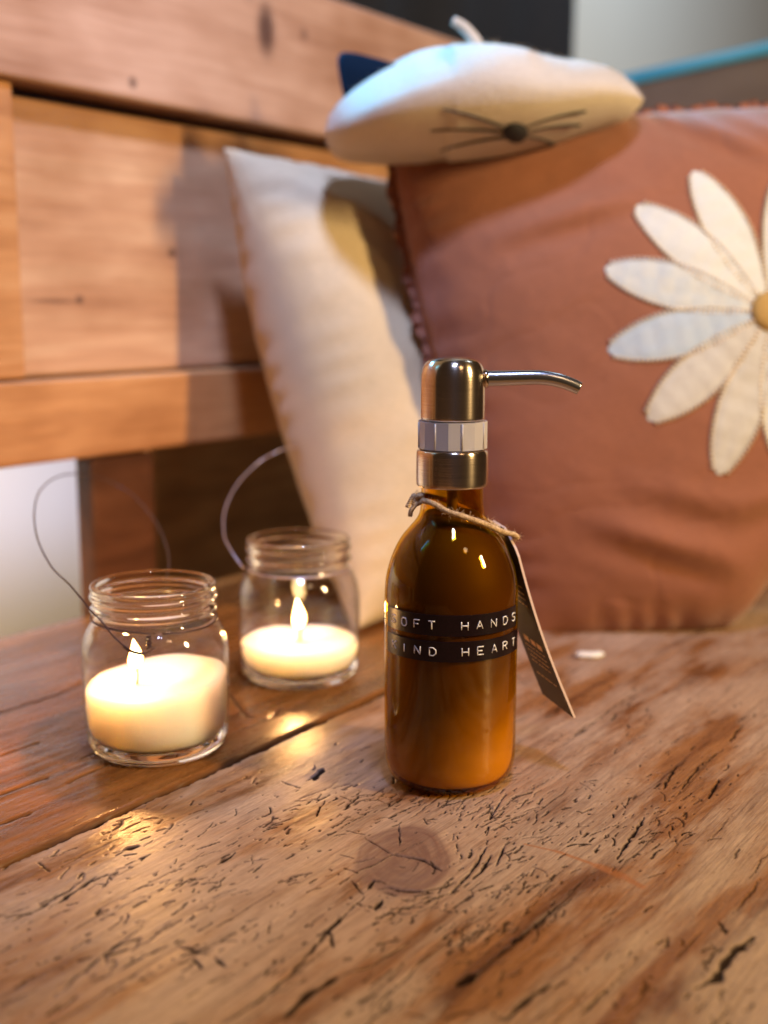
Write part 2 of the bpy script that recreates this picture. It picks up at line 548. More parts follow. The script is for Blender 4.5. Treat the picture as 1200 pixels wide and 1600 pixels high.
for px, wd in [([(614, 1339), (572, 1312)], .0004), ([(624, 1290), (625, 1325)], .0004), ([(614, 1339), (662, 1316)], .0003),
               ([(612, 1339), (660, 1346), (690, 1361)], .0009), ([(612, 1340), (585, 1352), (558, 1363)], .0006),
               ([(553, 1350), (587, 1342)], .0004), ([(606, 1341), (622, 1337)], .0013),
               ([(760, 1322), (745, 1348), (727, 1370), (705, 1393), (685, 1402)], .0007),
               ([(767, 1335), (752, 1360), (738, 1372)], .0009), ([(790, 1318), (775, 1352)], .0006),
               ([(685, 1402), (650, 1410), (625, 1419), (600, 1440)], .0005),
               ([(590, 1390), (607, 1387), (632, 1392), (660, 1392), (695, 1385), (710, 1376)], .0009),
               ([(550, 1378), (568, 1397)], .0005), ([(575, 1390), (583, 1377), (592, 1380)], .0008),
               ([(585, 1420), (597, 1405)], .0011), ([(770, 1262), (765, 1280), (790, 1240)], .0004)]:
    pcrack(px, wd, .0014, .00018)
# orange scratch
for a, b, wd in [((867, 1330), (933, 1353), .0010), ((933, 1353), (973, 1370), .0022), ((973, 1370), (1003, 1387), .0016), ((820, 1318), (867, 1330), .0006)]:
    stroke([onseat(*a), onseat(*b)], wd, 0, .75, stain, .6)
# worm tracks: (centre px, spread px, count)
def worm(px, py, big=1.0):
    s, d = onseat(px, py)
    q = Ki @ np.array([s - kcx, d - kcy]); kd = math.hypot(*q)
    if kd < .93 and random.random() < .8: return
    ang = random.gauss(.02, .13)
    if kd < 1.7:                                      # the grain flows round the knot
        tg = Km @ np.array([-q[1], q[0]]); ta = math.atan2(tg[1], tg[0])
        if math.cos(ta) < 0: ta += math.pi
        k = max(0, (1.7 - kd) / .8); ang = ang * (1 - k) + ta * min(1, k)
    if random.random() < .07: ang += random.uniform(-1.3, 1.3)
    L = random.choice([.0006, .0008, .0022, .0034, .005, .0085]) * random.uniform(.7, 1.4) * big
    n = max(2, int(L / .0013)); pts = [(s, d)]; bend = random.gauss(0, .22)
    for k in range(n):
        ang += random.gauss(0, .15) + bend / n
        pts.append((pts[-1][0] + math.cos(ang) * L / n, pts[-1][1] + math.sin(ang) * L / n))
    wd = random.choice([.00026, .00032, .0004, .00052]) * random.uniform(.8, 1.25)
    stroke(pts, [wd * random.uniform(.6, 1.25) for _ in pts], random.uniform(.0004, .0009), random.uniform(.7, 1))
for cx_, cy_, sx, sy, cnt in [
        (250, 1300, 110, 40, 95), (300, 1370, 60, 28, 60), (130, 1400, 90, 50, 50), (330, 1480, 90, 40, 34), (180, 1520, 110, 50, 45),
        (560, 1270, 55, 20, 60), (520, 1240, 60, 28, 36), (450, 1290, 60, 28, 30), (740, 1260, 60, 28, 110), (800, 1240, 60, 40, 40),
        (770, 1310, 60, 35, 55), (820, 1380, 60, 35, 48), (760, 1430, 45, 28, 50), (720, 1470, 35, 24, 40), (640, 1408, 55, 12, 40),
        (600, 1430, 40, 22, 26), (960, 1260, 70, 28, 60), (950, 1320, 60, 28, 45), (1050, 1310, 60, 24, 32), (550, 1560, 60, 35, 36),
        (640, 1370, 45, 12, 26), (860, 1540, 90, 45, 30), (1060, 1500, 90, 60, 34), (1140, 1580, 60, 30, 22), (880, 1080, 60, 30, 40),
        (835, 1050, 25, 28, 46), (1080, 1200, 80, 35, 36), (1020, 1120, 90, 28, 40), (70, 1480, 60, 60, 26), (480, 1350, 60, 30, 22),
        (430, 1440, 70, 40, 16), (600, 1320, 560, 200, 80), (640, 1240, 70, 14, 50)]:
    for _ in range(int(cnt * 1.0)):
        px, py = random.gauss(cx_, sx), random.gauss(cy_, sy)
        if 1010 < py < 1640 and -60 < px < 1260: worm(px, py)
for _ in range(110):                                # long fine fissures along the grain
    s0, d0 = random.uniform(-.33, .22), random.uniform(.285, .60)
    q = Ki @ np.array([s0 - kcx, d0 - kcy])
    if math.hypot(*q) < 1.6: continue
    L = random.uniform(.012, .055)
    nseg = 10; dd = d0; pts = []
    for k in range(nseg + 1):
        pts.append((s0 + L * k / nseg, dd)); dd += random.gauss(0, .00035)
    if any(math.hypot(*(Ki @ np.array([x - kcx, y - kcy]))) < 1.25 for x, y in pts): continue
    wd = random.uniform(.0002, .00042)
    stroke(pts, [wd * (.3 + min(1, 3 * min(k, nseg - k) / nseg)) for k in range(nseg + 1)], .0004, random.uniform(.35, .85))
# ragged edge along the joint
en = .0022 + .0030 * np.clip(vnoise(gs * 70, gs * 0 + 3, 21, 4) + .25, 0, 1) + .0012 * np.abs(vnoise(gs * 300, gs * 0 + 1, 5, 2))
edge_k = np.clip((en[:, None] - (DD - gd[0])) / .0016, 0, 1)
dep = np.maximum(dep, edge_k * .0035)
dirt = np.maximum(dirt, np.clip(edge_k * 1.1, 0, 1) * .85)
height = -dep + knot_bulge + rings \
    + .0007 * vnoise(SS * 9, DD * 26, 31, 3) + .00022 * vnoise(SS * 45, DD * 260, 33, 3) + .00010 * vnoise(SS * 260, DD * 700, 35, 2)
board('seat_board', M_front, gs, gd, height, {'dirt': dirt, 'knot': knot, 'stain': stain}, bench)

# back seat board (darker, smoother)
gs = grid_axis(-.62, 1.30, -.30, .40, .0014, .008)
gd = grid_axis(-.004, .2742, .02, .2742, .0011, .004); gd = gd[gd <= .2742]
SS, DD = np.meshgrid(gs, gd, indexing='ij')
dep = np.zeros_like(SS); dirt = np.zeros_like(SS)
def pcrack2(px, w, depth=.0012): stroke(wiggle([onseat(*q) for q in px], .0003, .005), w, depth, .8)
pcrack2([(0, 1243), (30, 1232), (75, 1215)], .0009)
pcrack2([(0, 1288), (45, 1272)], .0008); pcrack2([(0, 1180), (60, 1160)], .0007)
pcrack2([(360, 1085), (385, 1120), (420, 1125), (440, 1105)], .0009)
pcrack2([(-20, 1120), (90, 1085), (140, 1060)], .0007)
for _ in range(26):
    s0, d0 = random.uniform(-.3, .3), random.uniform(.05, .27)
    stroke(wiggle([(s0, d0), (s0 + random.uniform(.01, .05), d0 + random.gauss(0, .002))], .0003, .004), random.uniform(.0004, .0008), .0008, .55)
en = .0008 + .0018 * np.clip(vnoise(gs * 60, gs * 0 + 3, 41, 4) + .1, 0, 1)
edge_k = np.clip((en[:, None] - (gd[-1] - DD)) / .0015, 0, 1)
dep = np.maximum(dep, edge_k * .003); dirt = np.maximum(dirt, edge_k * .7)
height = -dep + .0006 * vnoise(SS * 8, DD * 24, 51, 3) + .00025 * vnoise(SS * 40, DD * 240, 53, 3)
board('seat_board', M_back, gs, gd, height, {'dirt': dirt, 'knot': dirt * 0, 'stain': dirt * 0}, bench)

def bbox(name, s0, s1, d0, d1, h0, h1, mat, bev=.003, **k):
    return box(name, (s0, -d1, h0), (s1, -d0, h1), mat, bench, bev)
bbox('bottom_rail', -.62, 1.28, -.032, 0, .115, .172, M_rail)
bbox('top_rail', -.62, 1.28, -.032, .004, .366, .482, M_top, .004)
bbox('stile', -.09, .034, -.034, -.0015, .1735, .3645, M_rail)
bbox('stile', .52, .63, -.034, -.0015, .1735, .3645, M_rail)
bbox('stile', 1.17, 1.28, -.034, -.0015, .1735, .3645, M_rail)
bbox('back_panel', .0365, .5175, -.030, -.012, .1735, .3585, M_panel, .004)
bbox('back_panel', .6325, 1.1675, -.030, -.012, .1735, .3585, M_panel, .004)
bbox('back_panel', -.60, -.0925, -.030, -.012, .1735, .3585, M_panel, .004)
bbox('gap_shade_board', -.60, 1.20, -.048, -.0365, .118, .44, M_dark_wood)  # added board; its dark wood gives the shadow line under the top rail
bbox('leg', .088, .150, -.020, -.002, -.45, .1135, M_dark_wood)
bbox('leg', -.55, -.49, -.036, -.006, -.45, .1135, M_dark_wood)

# dark chest behind the bench, seen through the gap under the back
ch = empty('chest', bench2w(.38, -.24, -.45), BROT)
M_chest = pine('chest_wood', (.14, .062, .02), (.22, .10, .034), (.28, .13, .045))
box('chest_body', (0, 0, 0), (.85, .085, .64), M_chest, ch, .004)
box('chest_lid', (-.008, -.008, .642), (.858, .092, .664), M_chest, ch, .004)
tag(ch, 'dark brown chest standing behind the bench, seen through the gap under its back', 'chest')

# ------------------------------------------------------------------ cushions
def fabric(name, col, col2, weave=900, rough=.85, sheen=.25):
    m, nt, p = newmat(name)
    v = coords(nt, (1, 1, 1), kind='UV')
    big = noise(nt, coords(nt, (7, 7, 7)), 1, 4)
    sl = noise(nt, coords(nt, (160, 900, 900)), 1, 3)
    wv = nd(nt, 'ShaderNodeTexVoronoi'); wv.inputs['Scale'].default_value = weave
    nt.links.new(coords(nt, (1, 1, 1)), wv.inputs['Vector'])
    c = ramp(nt, big, [(.3, col), (.7, col2)])
    c = mix(nt, .35, c, ramp(nt, sl, [(.3, (.75, .75, .75)), (.7, (1.2, 1.2, 1.2))]), 'MULTIPLY')
    nt.links.new(c, p.inputs['Base Color'])
    p.inputs['Roughness'].default_value = rough
    p.inputs['Sheen Weight'].default_value = sheen
    b = bump(nt, p, wv.outputs['Distance'], .35, .0006)
    bump(nt, p, big, .3, .01, b)
    return m
M_rust = fabric('rust_cotton', (.24, .080, .036), (.28, .098, .044))
M_ruffle = fabric('rust_ruffle', (.20, .06, .028), (.29, .10, .045))
M_linen = fabric('beige_linen', (.50, .38, .22), (.57, .45, .28), 700)

class Cushion:
    def __init__(s, centre, ex, ey, W, H, T, rnd, pinch, creases, seed, skew=0.0, lift=0.0, lift0=0.0):
        s.skew, s.lift, s.lift0 = skew, lift, lift0
        s.c = np.array(centre); s.ex = np.array(ex) / np.linalg.norm(ex)
        ey = np.array(ey) - s.ex * (np.array(ey) @ s.ex); s.ey = ey / np.linalg.norm(ey)
        s.ez = np.cross(s.ex, s.ey)                  # towards the viewer
        s.W, s.H, s.T, s.rnd, s.pinch, s.creases, s.seed = W, H, T, rnd, pinch, creases, seed
    def local(s, a, b, side=1, off=0.0, plain=False):
        a, b = np.asarray(a, float), np.asarray(b, float)
        x = s.W / 2 * a * np.sqrt(1 - s.rnd * b * b) * (1 - s.pinch * (1 - b * b) * a * a)
        y = s.H / 2 * b * np.sqrt(1 - s.rnd * a * a) * (1 - s.pinch * (1 - a * a) * b * b)
        x = x - s.skew * b
        la = np.maximum(0, a - s.lift0)
        y = y + s.lift * (la * la / (la + .12)) * np.maximum(0, -b) ** 1.5
        f = np.clip((1 - np.abs(a) ** 2.6) * (1 - np.abs(b) ** 2.6), 0, 1) ** .52
        z = s.T * f
        if plain: return x, y, z
        edge = np.clip(f * 3, 0, 1)
        rip = .0028 * vnoise(a * 2.2 + s.seed, b * 2.2 + 3, s.seed, 3) * edge
        rip = rip + .0011 * vnoise(a * 7 + 11, b * 7 + s.seed, s.seed + 90, 3) * edge - .0005 * np.exp(-(vnoise(a * 3 + 4, b * 4 + 8, s.seed + 60, 2) / .035) ** 2) * edge
        # gathers running in from the seams
        rip = rip + .0016 * np.sin(b * 46 + 2 * np.sin(b * 9)) * np.exp(-((1 - np.abs(a)) / .10) ** 2) * edge
        rip = rip + .0016 * np.sin(a * 52 + 2 * np.sin(a * 11)) * np.exp(-((1 - np.abs(b)) / .10) ** 2) * edge
        if side > 0:
            for (a0, b0, a1, b1, w, h) in s.creases:
                vx, vy = a1 - a0, b1 - b0
                t = np.clip(((a - a0) * vx + (b - b0) * vy) / (vx * vx + vy * vy), 0, 1)
                d = np.hypot(a - a0 - t * vx, b - b0 - t * vy)
                sgn = ((a - a0) * vy - (b - b0) * vx)
                rip = rip + h * np.exp(-(d / w) ** 2) * np.sin(np.pi * np.clip(t, .02, .98)) - .6 * h * np.exp(-((d - 1.6 * w) / w) ** 2) * (sgn > 0) * np.sin(np.pi * np.clip(t, .02, .98))
        z = (z + rip + off * edge) * side
        return x, y, z
    def pt(s, a, b, side=1, off=0.0):
        x, y, z = s.local(a, b, side, off)
        return s.c + np.multiply.outer(x, s.ex) + np.multiply.outer(y, s.ey) + np.multiply.outer(z, s.ez)
    def build(s, name, mat, parent, n=150):
        t = np.sin(np.linspace(-1, 1, n) * math.pi / 2) * .35 + np.linspace(-1, 1, n) * .65
        A_, B_ = np.meshgrid(t, t, indexing='ij')
        v1 = s.pt(A_, B_, 1).reshape(-1, 3); v2 = s.pt(A_, B_, -1).reshape(-1, 3)
        idx = np.arange(n * n).reshape(n, n)
        q = np.stack([idx[:-1, :-1], idx[1:, :-1], idx[1:, 1:], idx[:-1, 1:]], -1).reshape(-1, 4)
        F = q.tolist() + (q[:, ::-1] + n * n).tolist()
        import bmesh
        o = mesh(name, np.vstack([v1, v2]), F, mat, parent)
        bm = bmesh.new(); bm.from_mesh(o.data)
        bmesh.ops.remove_doubles(bm, verts=bm.verts, dist=2e-5)
        bm.to_mesh(o.data); bm.free()
        return o

# beige pillow leaning on the backrest
TLp = at(337, 222, .885); BLp = at(566, 990, .838)
ey = TLp - BLp
ex = U * .965 + N * .10 + np.array([0, 0, .20]) * -.35
Wb, Hb = .36, np.linalg.norm(ey) * .985
exn = ex / np.linalg.norm(ex)
cb = (TLp + BLp) / 2 + exn * Wb / 2 * 1.0
pb = Cushion(cb, ex, ey, Wb, Hb, .088, 0.0, .075,
             [(-.85, -.35, .1, -.15, .05, .004), (-.7, -.6, .2, -.75, .05, .004), (-.95, .9, -.55, .45, .05, .004), (-.8, -.1, -.2, .2, .07, .003)], 3)
bp = empty('pillow', bench2w(.30, .16, 0)); bpi = bp.matrix_world
def reloc(o, e):                        # keep world-space vertices under an empty that is not at the origin
    loc = Vector(e.location)
    for v in o.data.vertices: v.co -= loc
    o.data.update()
reloc(pb.build('pillow_cover', M_linen, bp), bp)
tag(bp, 'pale beige linen pillow leaning on the pine bench back', 'pillow')

# rust cushion
rc, rs_ = math.cos(R(5)), math.sin(R(5))
ex = np.array([rc, .10, rs_]); ey = np.array([-rs_, .25, rc])
cc = at(1115, 573, .87)
cr = Cushion(cc, ex, ey, .39, .37, .075, .10, -.01,
             [(-.80, .50, -.15, .60, .045, .0045), (-.75, -.55, -.15, -.80, .05, .005), (-.6, -.42, .15, -.70, .05, .004), (.2, .95, .75, .45, .05, .005), (.0, .98, .45, .60, .05, .004),
              (.1, -.70, .5, -.60, .05, .004)], 5, .028, .235, -.26)
rcush = empty('cushion', at(1000, 985, .86)); rcush.location.z = 0
reloc(cr.build('cushion_cover', M_rust, rcush, 190), rcush)
tag(rcush, 'rust coloured cushion with a big white daisy sewn on its face', 'cushion')
# ruffled trim round the seam
n = 900
V, F = [], []
loop = []
for k in range(n):
    t = 4 * k / n; e = int(t); u_ = t - e
    a, b = [(-1 + 2 * u_, -1), (1, -1 + 2 * u_), (1 - 2 * u_, 1), (-1, 1 - 2 * u_)][e]
    loop.append((a, b))
M_RW = 4
for k, (a, b) in enumerate(loop):
    x, y, _ = cr.local(a, b)
    if b < -.97 or (a > .9 and b < 0): RS = 0.0
    else: RS = 1.0
    out = np.array([a if abs(a) == 1 or abs(a) > abs(b) else 0, b if abs(b) >= abs(a) else 0], float)
    out = np.array([np.sign(a) * abs(a) ** 14, np.sign(b) * abs(b) ** 14]); out /= max(1e-6, np.linalg.norm(out))
    for j in range(M_RW + 1):
        r = j / M_RW
        wz = RS * r * (.0022 * math.sin(k * .9 + 1.5 * math.sin(k * .11)) + .0014 * math.sin(k * 1.7))
        rad = -.002 + RS * r * (.0085 + .0018 * math.sin(k * .31))
        for sgn in (1, -1):
            V.append(cr.c + cr.ex * (x + out[0] * rad) + cr.ey * (y + out[1] * rad) + cr.ez * (wz + sgn * .0006))
w2 = (M_RW + 1) * 2
for k in range(n):
    k2 = (k + 1) % n
    for j in range(M_RW):
        for g in (0, 1):
            q = (k * w2 + j * 2 + g, k2 * w2 + j * 2 + g, k2 * w2 + (j + 1) * 2 + g, k * w2 + (j + 1) * 2 + g)
            F.append(q if g else q[::-1])
    F.append((k * w2 + M_RW * 2, k2 * w2 + M_RW * 2, k2 * w2 + M_RW * 2 + 1, k * w2 + M_RW * 2 + 1))
reloc(mesh('ruffle', V, F, M_ruffle, rcush), rcush)

# daisy
def petal_mat(name, base, check, amt):
    m, nt, p = newmat(name)
    ch = nd(nt, 'ShaderNodeTexChecker'); ch.inputs['Scale'].default_value = 70
    nt.links.new(coords(nt, (1.3, .02, 1.3), (.003, .4, .002)), ch.inputs['Vector'])
    nz = noise(nt, coords(nt, (500, 500, 500)), 1, 3)
    pt_ = noise(nt, coords(nt, (22, 22, 22)), 1, 2)
    k = mth(nt, 'MULTIPLY', mth(nt, 'ADD', mth(nt, 'MULTIPLY', ch.outputs['Fac'], .5), mth(nt, 'MULTIPLY', pt_, .8)), amt, True)
    c = mix(nt, k, base, check)
    c = mix(nt, .3, c, ramp(nt, nz, [(.3, (.8, .8, .8)), (.7, (1.1, 1.1, 1.1))]), 'MULTIPLY')
    nt.links.new(c, p.inputs['Base Color']); p.inputs['Roughness'].default_value = .85
    bump(nt, p, nz, .4, .0006)
    return m
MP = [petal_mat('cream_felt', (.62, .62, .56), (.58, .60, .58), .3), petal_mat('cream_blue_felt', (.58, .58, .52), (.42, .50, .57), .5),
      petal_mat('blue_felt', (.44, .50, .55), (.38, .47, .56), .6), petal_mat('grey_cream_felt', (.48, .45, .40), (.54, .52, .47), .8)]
M_stitch = plain('cream_thread', (.70, .58, .42), .8)
bvh_v = [tuple(cr.c + 0 * cr.c)]
def ab_of(x, y, lim=.985):
    a, b = x / (cr.W / 2), y / (cr.H / 2)
    for _ in range(14):
        a, b = max(-lim, min(lim, a)), max(-lim, min(lim, b))
        ca, cb = max(-.995, min(.995, a)), max(-.995, min(.995, b))
        xx, yy, _z = cr.local(ca, cb, plain=True)
        a, b = ca + (x - float(xx)) / (cr.W / 2) * .8, cb + (y - float(yy)) / (cr.H / 2) * .8
    return max(-lim, min(lim, a)), max(-lim, min(lim, b))
def cush_ab(px, py):
    """(a, b) on the cushion face seen at a photo point, by iteration."""
    a = b = 0.0
    o, d = CAM, ray(px, py)
    t = (cr.c - o) @ cr.ez / (d @ cr.ez)
    for _ in range(25):
        p = o + d * t - cr.c
        x, y = p @ cr.ex, p @ cr.ey
        a, b = ab_of(x, y, 1.2)
        aa, bb = np.clip(a, -.99, .99), np.clip(b, -.99, .99)
        z = float(cr.local(aa, bb)[2])
        t = (cr.c + cr.ez * z - o) @ cr.ez / (d @ cr.ez)
    return float(a), float(b)
def face_xy(px, py):
    a, b = cush_ab(px, py)
    x, y, _ = cr.local(min(1, max(-1, a)), min(1, max(-1, b)))
    return np.array([float(x), float(y)])
fc = face_xy(1203, 488)
daisy = rcush
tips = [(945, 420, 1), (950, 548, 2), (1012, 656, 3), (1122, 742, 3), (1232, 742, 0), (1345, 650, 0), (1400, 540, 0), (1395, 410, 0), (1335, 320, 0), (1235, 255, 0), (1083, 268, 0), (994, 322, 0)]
for (tx, ty, mi) in tips:
    tip = face_xy(min(tx, 1380), ty)
    ax = tip - fc; L = np.linalg.norm(ax); ax /= L; pr = np.array([-ax[1], ax[0]])
    nl, nw = 26, 10
    V, F = [], []
    r0 = .008
    for i in range(nl + 1):
        t = i / nl
        wd = .0152 * (math.sin(math.pi * (t ** 1.25) * .93 + .10) ** .72 if 0 < t < 1 else .03) * (1 + .02 * math.sin(i * 2.6))
        if t == 1: wd = .001
        for j in range(nw + 1):
            v = -1 + 2 * j / nw
            q = fc + ax * (r0 + (L - r0) * t) + pr * (v * wd)
            a, b = ab_of(*q)
            e = 1 - abs(v) ** 6
            V.append(cr.pt(a, b, 1, .0005 + .0009 * e * min(1, (1 - t) * 12 + .1) + .0004 * math.sin(i * 1.9 + tx) * e))
    for i in range(nl):
        for j in range(nw):
            a = i * (nw + 1) + j
            F.append((a, a + nw + 1, a + nw + 2, a + 1))
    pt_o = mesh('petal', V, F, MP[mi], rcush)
    reloc(pt_o, rcush)
    # whip stitches round the edge, one joined piece per petal
    sv, sf = [], []
    for sd in (-1, 1):
        for i in range(2, 34):
            t = i / 34
            wd = .0152 * math.sin(math.pi * (t ** 1.25) * .93 + .10) ** .72
            pts = []
            for k in (-1, 0, 1):
                q = fc + ax * (r0 + (L - r0) * t) + pr * sd * (wd + k * .0011)
                a, b = ab_of(*q)
                pts.append(cr.pt(a, b, 1, .0016 if k < 1 else .0003))
            v, f = tube_data(pts, .0009, 4, len(sv)); sv += v; sf += f
    so = mesh('stitching', sv, sf, M_stitch, pt_o); reloc(so, rcush)
M_yel = fabric('mustard_felt', (.42, .25, .06), (.50, .31, .09), 600)
V, F = [], []
rr_ = 8; sg = 32
for i in range(rr_ + 1):
    for k in range(sg):
        r = .0135 * i / rr_; an = 2 * math.pi * k / sg
        a, b = ab_of(fc[0] + r * math.cos(an), fc[1] + r * math.sin(an))
        V.append(cr.pt(a, b, 1, .002 + .0045 * math.sqrt(max(0, 1 - (i / rr_) ** 2))))
for i in range(rr_):
    for k in range(sg):
        F.append((i * sg + k, (i + 1) * sg + k, (i + 1) * sg + (k + 1) % sg, i * sg + (k + 1) % sg))
reloc(mesh('flower_centre', V, F, M_yel, rcush), rcush)

# ------------------------------------------------------------------ beret
m, nt, p = newmat('cream_wool')
fz = noise(nt, coords(nt, (420, 420, 420)), 1, 5, .7)
bg = noise(nt, coords(nt, (18, 18, 18)), 1, 3)
nt.links.new(mix(nt, .3, ramp(nt, bg, [(.3, (.50, .42, .32)), (.7, (.57, .49, .38))]), ramp(nt, fz, [(.3, (.7, .7, .7)), (.7, (1.15, 1.15, 1.15))]), 'MULTIPLY'), p.inputs['Base Color'])
p.inputs['Roughness'].default_value = .95; p.inputs['Sheen Weight'].default_value = .4
bump(nt, p, fz, .6, .002)
M_wool = m
M_navy = plain('navy_felt', (.002, .009, .022), .95, Specular_IOR_Level=.1)
M_black = plain('black_yarn', (.012, .010, .012), .8)
TB = .79
cols = [(508, 205, 222), (514, 182, 238), (525, 168, 247), (548, 150, 252), (580, 128, 254), (615, 108, 255), (650, 88, 256), (690, 72, 257), (730, 62, 256),
        (765, 64, 253), (800, 76, 248), (835, 92, 240), (870, 102, 229), (905, 106, 217), (940, 113, 205), (970, 124, 195), (990, 138, 184), (1002, 150, 172), (1006, 158, 164)]
xs = np.linspace(508, 1006, 90)
ytop = np.interp(xs, [c[0] for c in cols], [c[1] for c in cols])
ybot = np.interp(xs, [c[0] for c in cols], [c[2] for c in cols])
ker = np.array([1, 2, 3, 2, 1]) / 9.
for arr in (ytop, ybot): arr[2:-2] = np.convolve(arr, ker, 'valid')
Yc = at(760, 150, TB)[1] + .055
V, F = [], []
sgb = 56
mid = []
for x, yt, yb in zip(xs, ytop, ybot):
    pT, pB = at(x, yt, 1), at(x, yb, 1)
    rT, rB = ray(x, yt), ray(x, yb)
    tY = Yc / ray(x, 150)[1]
    X = ray(x, 150)[0] * tY * .985
    hT, hB = CAMH + rT[2] * Yc / rT[1], CAMH + rB[2] * Yc / rB[1]
    D = .083 * math.sqrt(max(.0006, 1 - ((x - 757) / 252.) ** 2))
    cm, hh = (hT + hB) / 2, (hT - hB) / 2
    for k in range(sgb):
        an = 2 * math.pi * k / sgb
        c_, s_ = math.cos(an), math.sin(an)
        dy = D * math.copysign(abs(c_) ** .85, c_); dz = hh * math.copysign(abs(s_) ** .9, s_)
        if s_ > 0: dy *= 1 - .25 * s_
        # slouchy fold dropping from the crown to the left
        fold = .0095 * math.sin((x - 508) / 60 + c_ * 2.2) * max(0, s_) * (1 if x < 820 else .4)
        V.append((X, Yc - dy, cm + dz + fold * .6 - (.004 * s_ if x < 700 and c_ > 0 else 0)))
for i in range(len(xs) - 1):
    for k in range(sgb):
        F.append((i * sgb + k, i * sgb + (k + 1) % sgb, (i + 1) * sgb + (k + 1) % sgb, (i + 1) * sgb + k))
F.append(tuple(range(sgb))[::-1]); F.append(tuple((len(xs) - 1) * sgb + k for k in range(sgb)))
hat = empty('beret', (X * 0 + .07, Yc, .30))
ho = mesh('crown', V, F, M_wool, hat)
fv, ff = [], []
HN = RNG.integers(0, len(V) - sgb, 9000)
for q in HN:
    a0 = np.array(V[q]); ctr = np.array([a0[0], Yc, cm * 0 + a0[2] * .0 + .285])
    nr = a0 - ctr; nr[0] = 0; nr /= max(1e-6, np.linalg.norm(nr))
    a0 = a0 * .5 + np.array(V[q + sgb - 1]) * .5 + RNG.normal(0, .0006, 3)
    d = nr + RNG.normal(0, .6, 3); d /= np.linalg.norm(d); L = RNG.uniform(.0015, .004)
    sd = np.cross(d, RNG.normal(0, 1, 3)); sd *= .00009 / np.linalg.norm(sd)
    k0 = len(fv); fv += [a0 - sd, a0 + sd, a0 + d * L]; ff.append((k0, k0 + 1, k0 + 2))
fz_o = mesh('wool_fuzz', fv, ff, M_wool, hat); reloc(fz_o, hat); fz_o['kind'] = 'stuff'
tree = BVHTree.FromPolygons([tuple(v) for v in V], [f for f in F if len(f) == 4])
reloc(ho, hat)
def onhat(px, py, off=0.0):
    d = Vector(ray(px, py)).normalized()
    hit, nrm, _, _ = tree.ray_cast(Vector(CAM), d)
    if hit is None: hit = Vector(at(px, py, TB)); nrm = -d
    if nrm.dot(d) > 0: nrm = -nrm
    return np.array(hit + nrm * off)
for a, b in [((693, 170), (792, 200)), ((672, 203), (790, 206)), ((688, 234), (792, 213)), ((822, 197), (914, 173)), ((826, 205), (905, 194)), ((822, 213), (868, 226))]:
    pts = [onhat(a[0] + (b[0] - a[0]) * t, a[1] + (b[1] - a[1]) * t - 3 * math.sin(math.pi * t), .0008) for t in np.linspace(0, 1, 12)]
    reloc(tubes('whisker', [(pts, lambda t: .0005 + .0005 * t, 6)], M_black, hat), hat)
V, F = [], []
for i in range(7):
    for k in range(24):
        r = i / 6; an = 2 * math.pi * k / 24
        V.append(onhat(805 + 20 * r * math.cos(an), 206 + 15 * r * math.sin(an), .0004 + .004 * math.sqrt(max(0, 1 - r * r))))
for i in range(6):
    for k in range(24): F.append((i * 24 + k, (i + 1) * 24 + k, (i + 1) * 24 + (k + 1) % 24, i * 24 + (k + 1) % 24))
reloc(mesh('nose', V, F, M_black, hat), hat)
# ear: thick rounded triangle
out = smooth_prof([(542, 178), (528, 110), (527, 84), (545, 80), (585, 90), (622, 100), (640, 112), (600, 165)], 2)
V, F = [], []
te = TB + .045
k = len(out)
for (ddepth, sc) in ((-.004, .86), (-.0015, 1.0), (.0035, 1.0), (.006, .86)):
    mx, my = 575, 120
    for q in out: V.append(at(mx + (q[0] - mx) * sc, my + (q[1] - my) * sc, te + ddepth))
for l in range(3):
    for i in range(k): F.append((l * k + i, l * k + (i + 1) % k, (l + 1) * k + (i + 1) % k, (l + 1) * k + i))
F.append(tuple(range(k))[::-1]); F.append(tuple(3 * k + i for i in range(k)))
reloc(mesh('ear', V, F, M_navy, hat), hat)
reloc(tubes('stalk', [(spline([at(748, 75, TB + .05), at(738, 58, TB + .05), at(724, 42, TB + .05), at(708, 32, TB + .05)], 5), lambda t: .0048 - .0018 * t, 10)], M_wool, hat), hat)
tag(hat, 'cream wool cat-face beret with whiskers and one dark ear lying on the cushions', 'beret')

# ------------------------------------------------------------------ scrap on the seat
s_, d_ = onseat(922, 1028)
m_scrap = plain('white_scrap', (.80, .76, .68), .5)
V, F = [], []
pc = bench2w(s_, d_, .0016)
for i in range(9):
    t = i / 8 * 2 - 1
    for k in range(10):
        an = 2 * math.pi * k / 10
        r = (1 - t ** 6) ** .5 if abs(t) < 1 else .15
        V.append((pc[0] + .0095 * t, pc[1] + (.0042 * math.cos(an) + .0012 * t) * r + .001 * math.sin(i), .0022 + .0019 * math.sin(an) * r))
for i in range(8):
    for k in range(10): F.append((i * 10 + k, i * 10 + (k + 1) % 10, (i + 1) * 10 + (k + 1) % 10, (i + 1) * 10 + k))
F.append(tuple(range(10))[::-1]); F.append(tuple(80 + k for k in range(10)))
tag(mesh('scrap', V, F, m_scrap), 'small white scrap lying on the seat in front of the rust cushion', 'scrap')

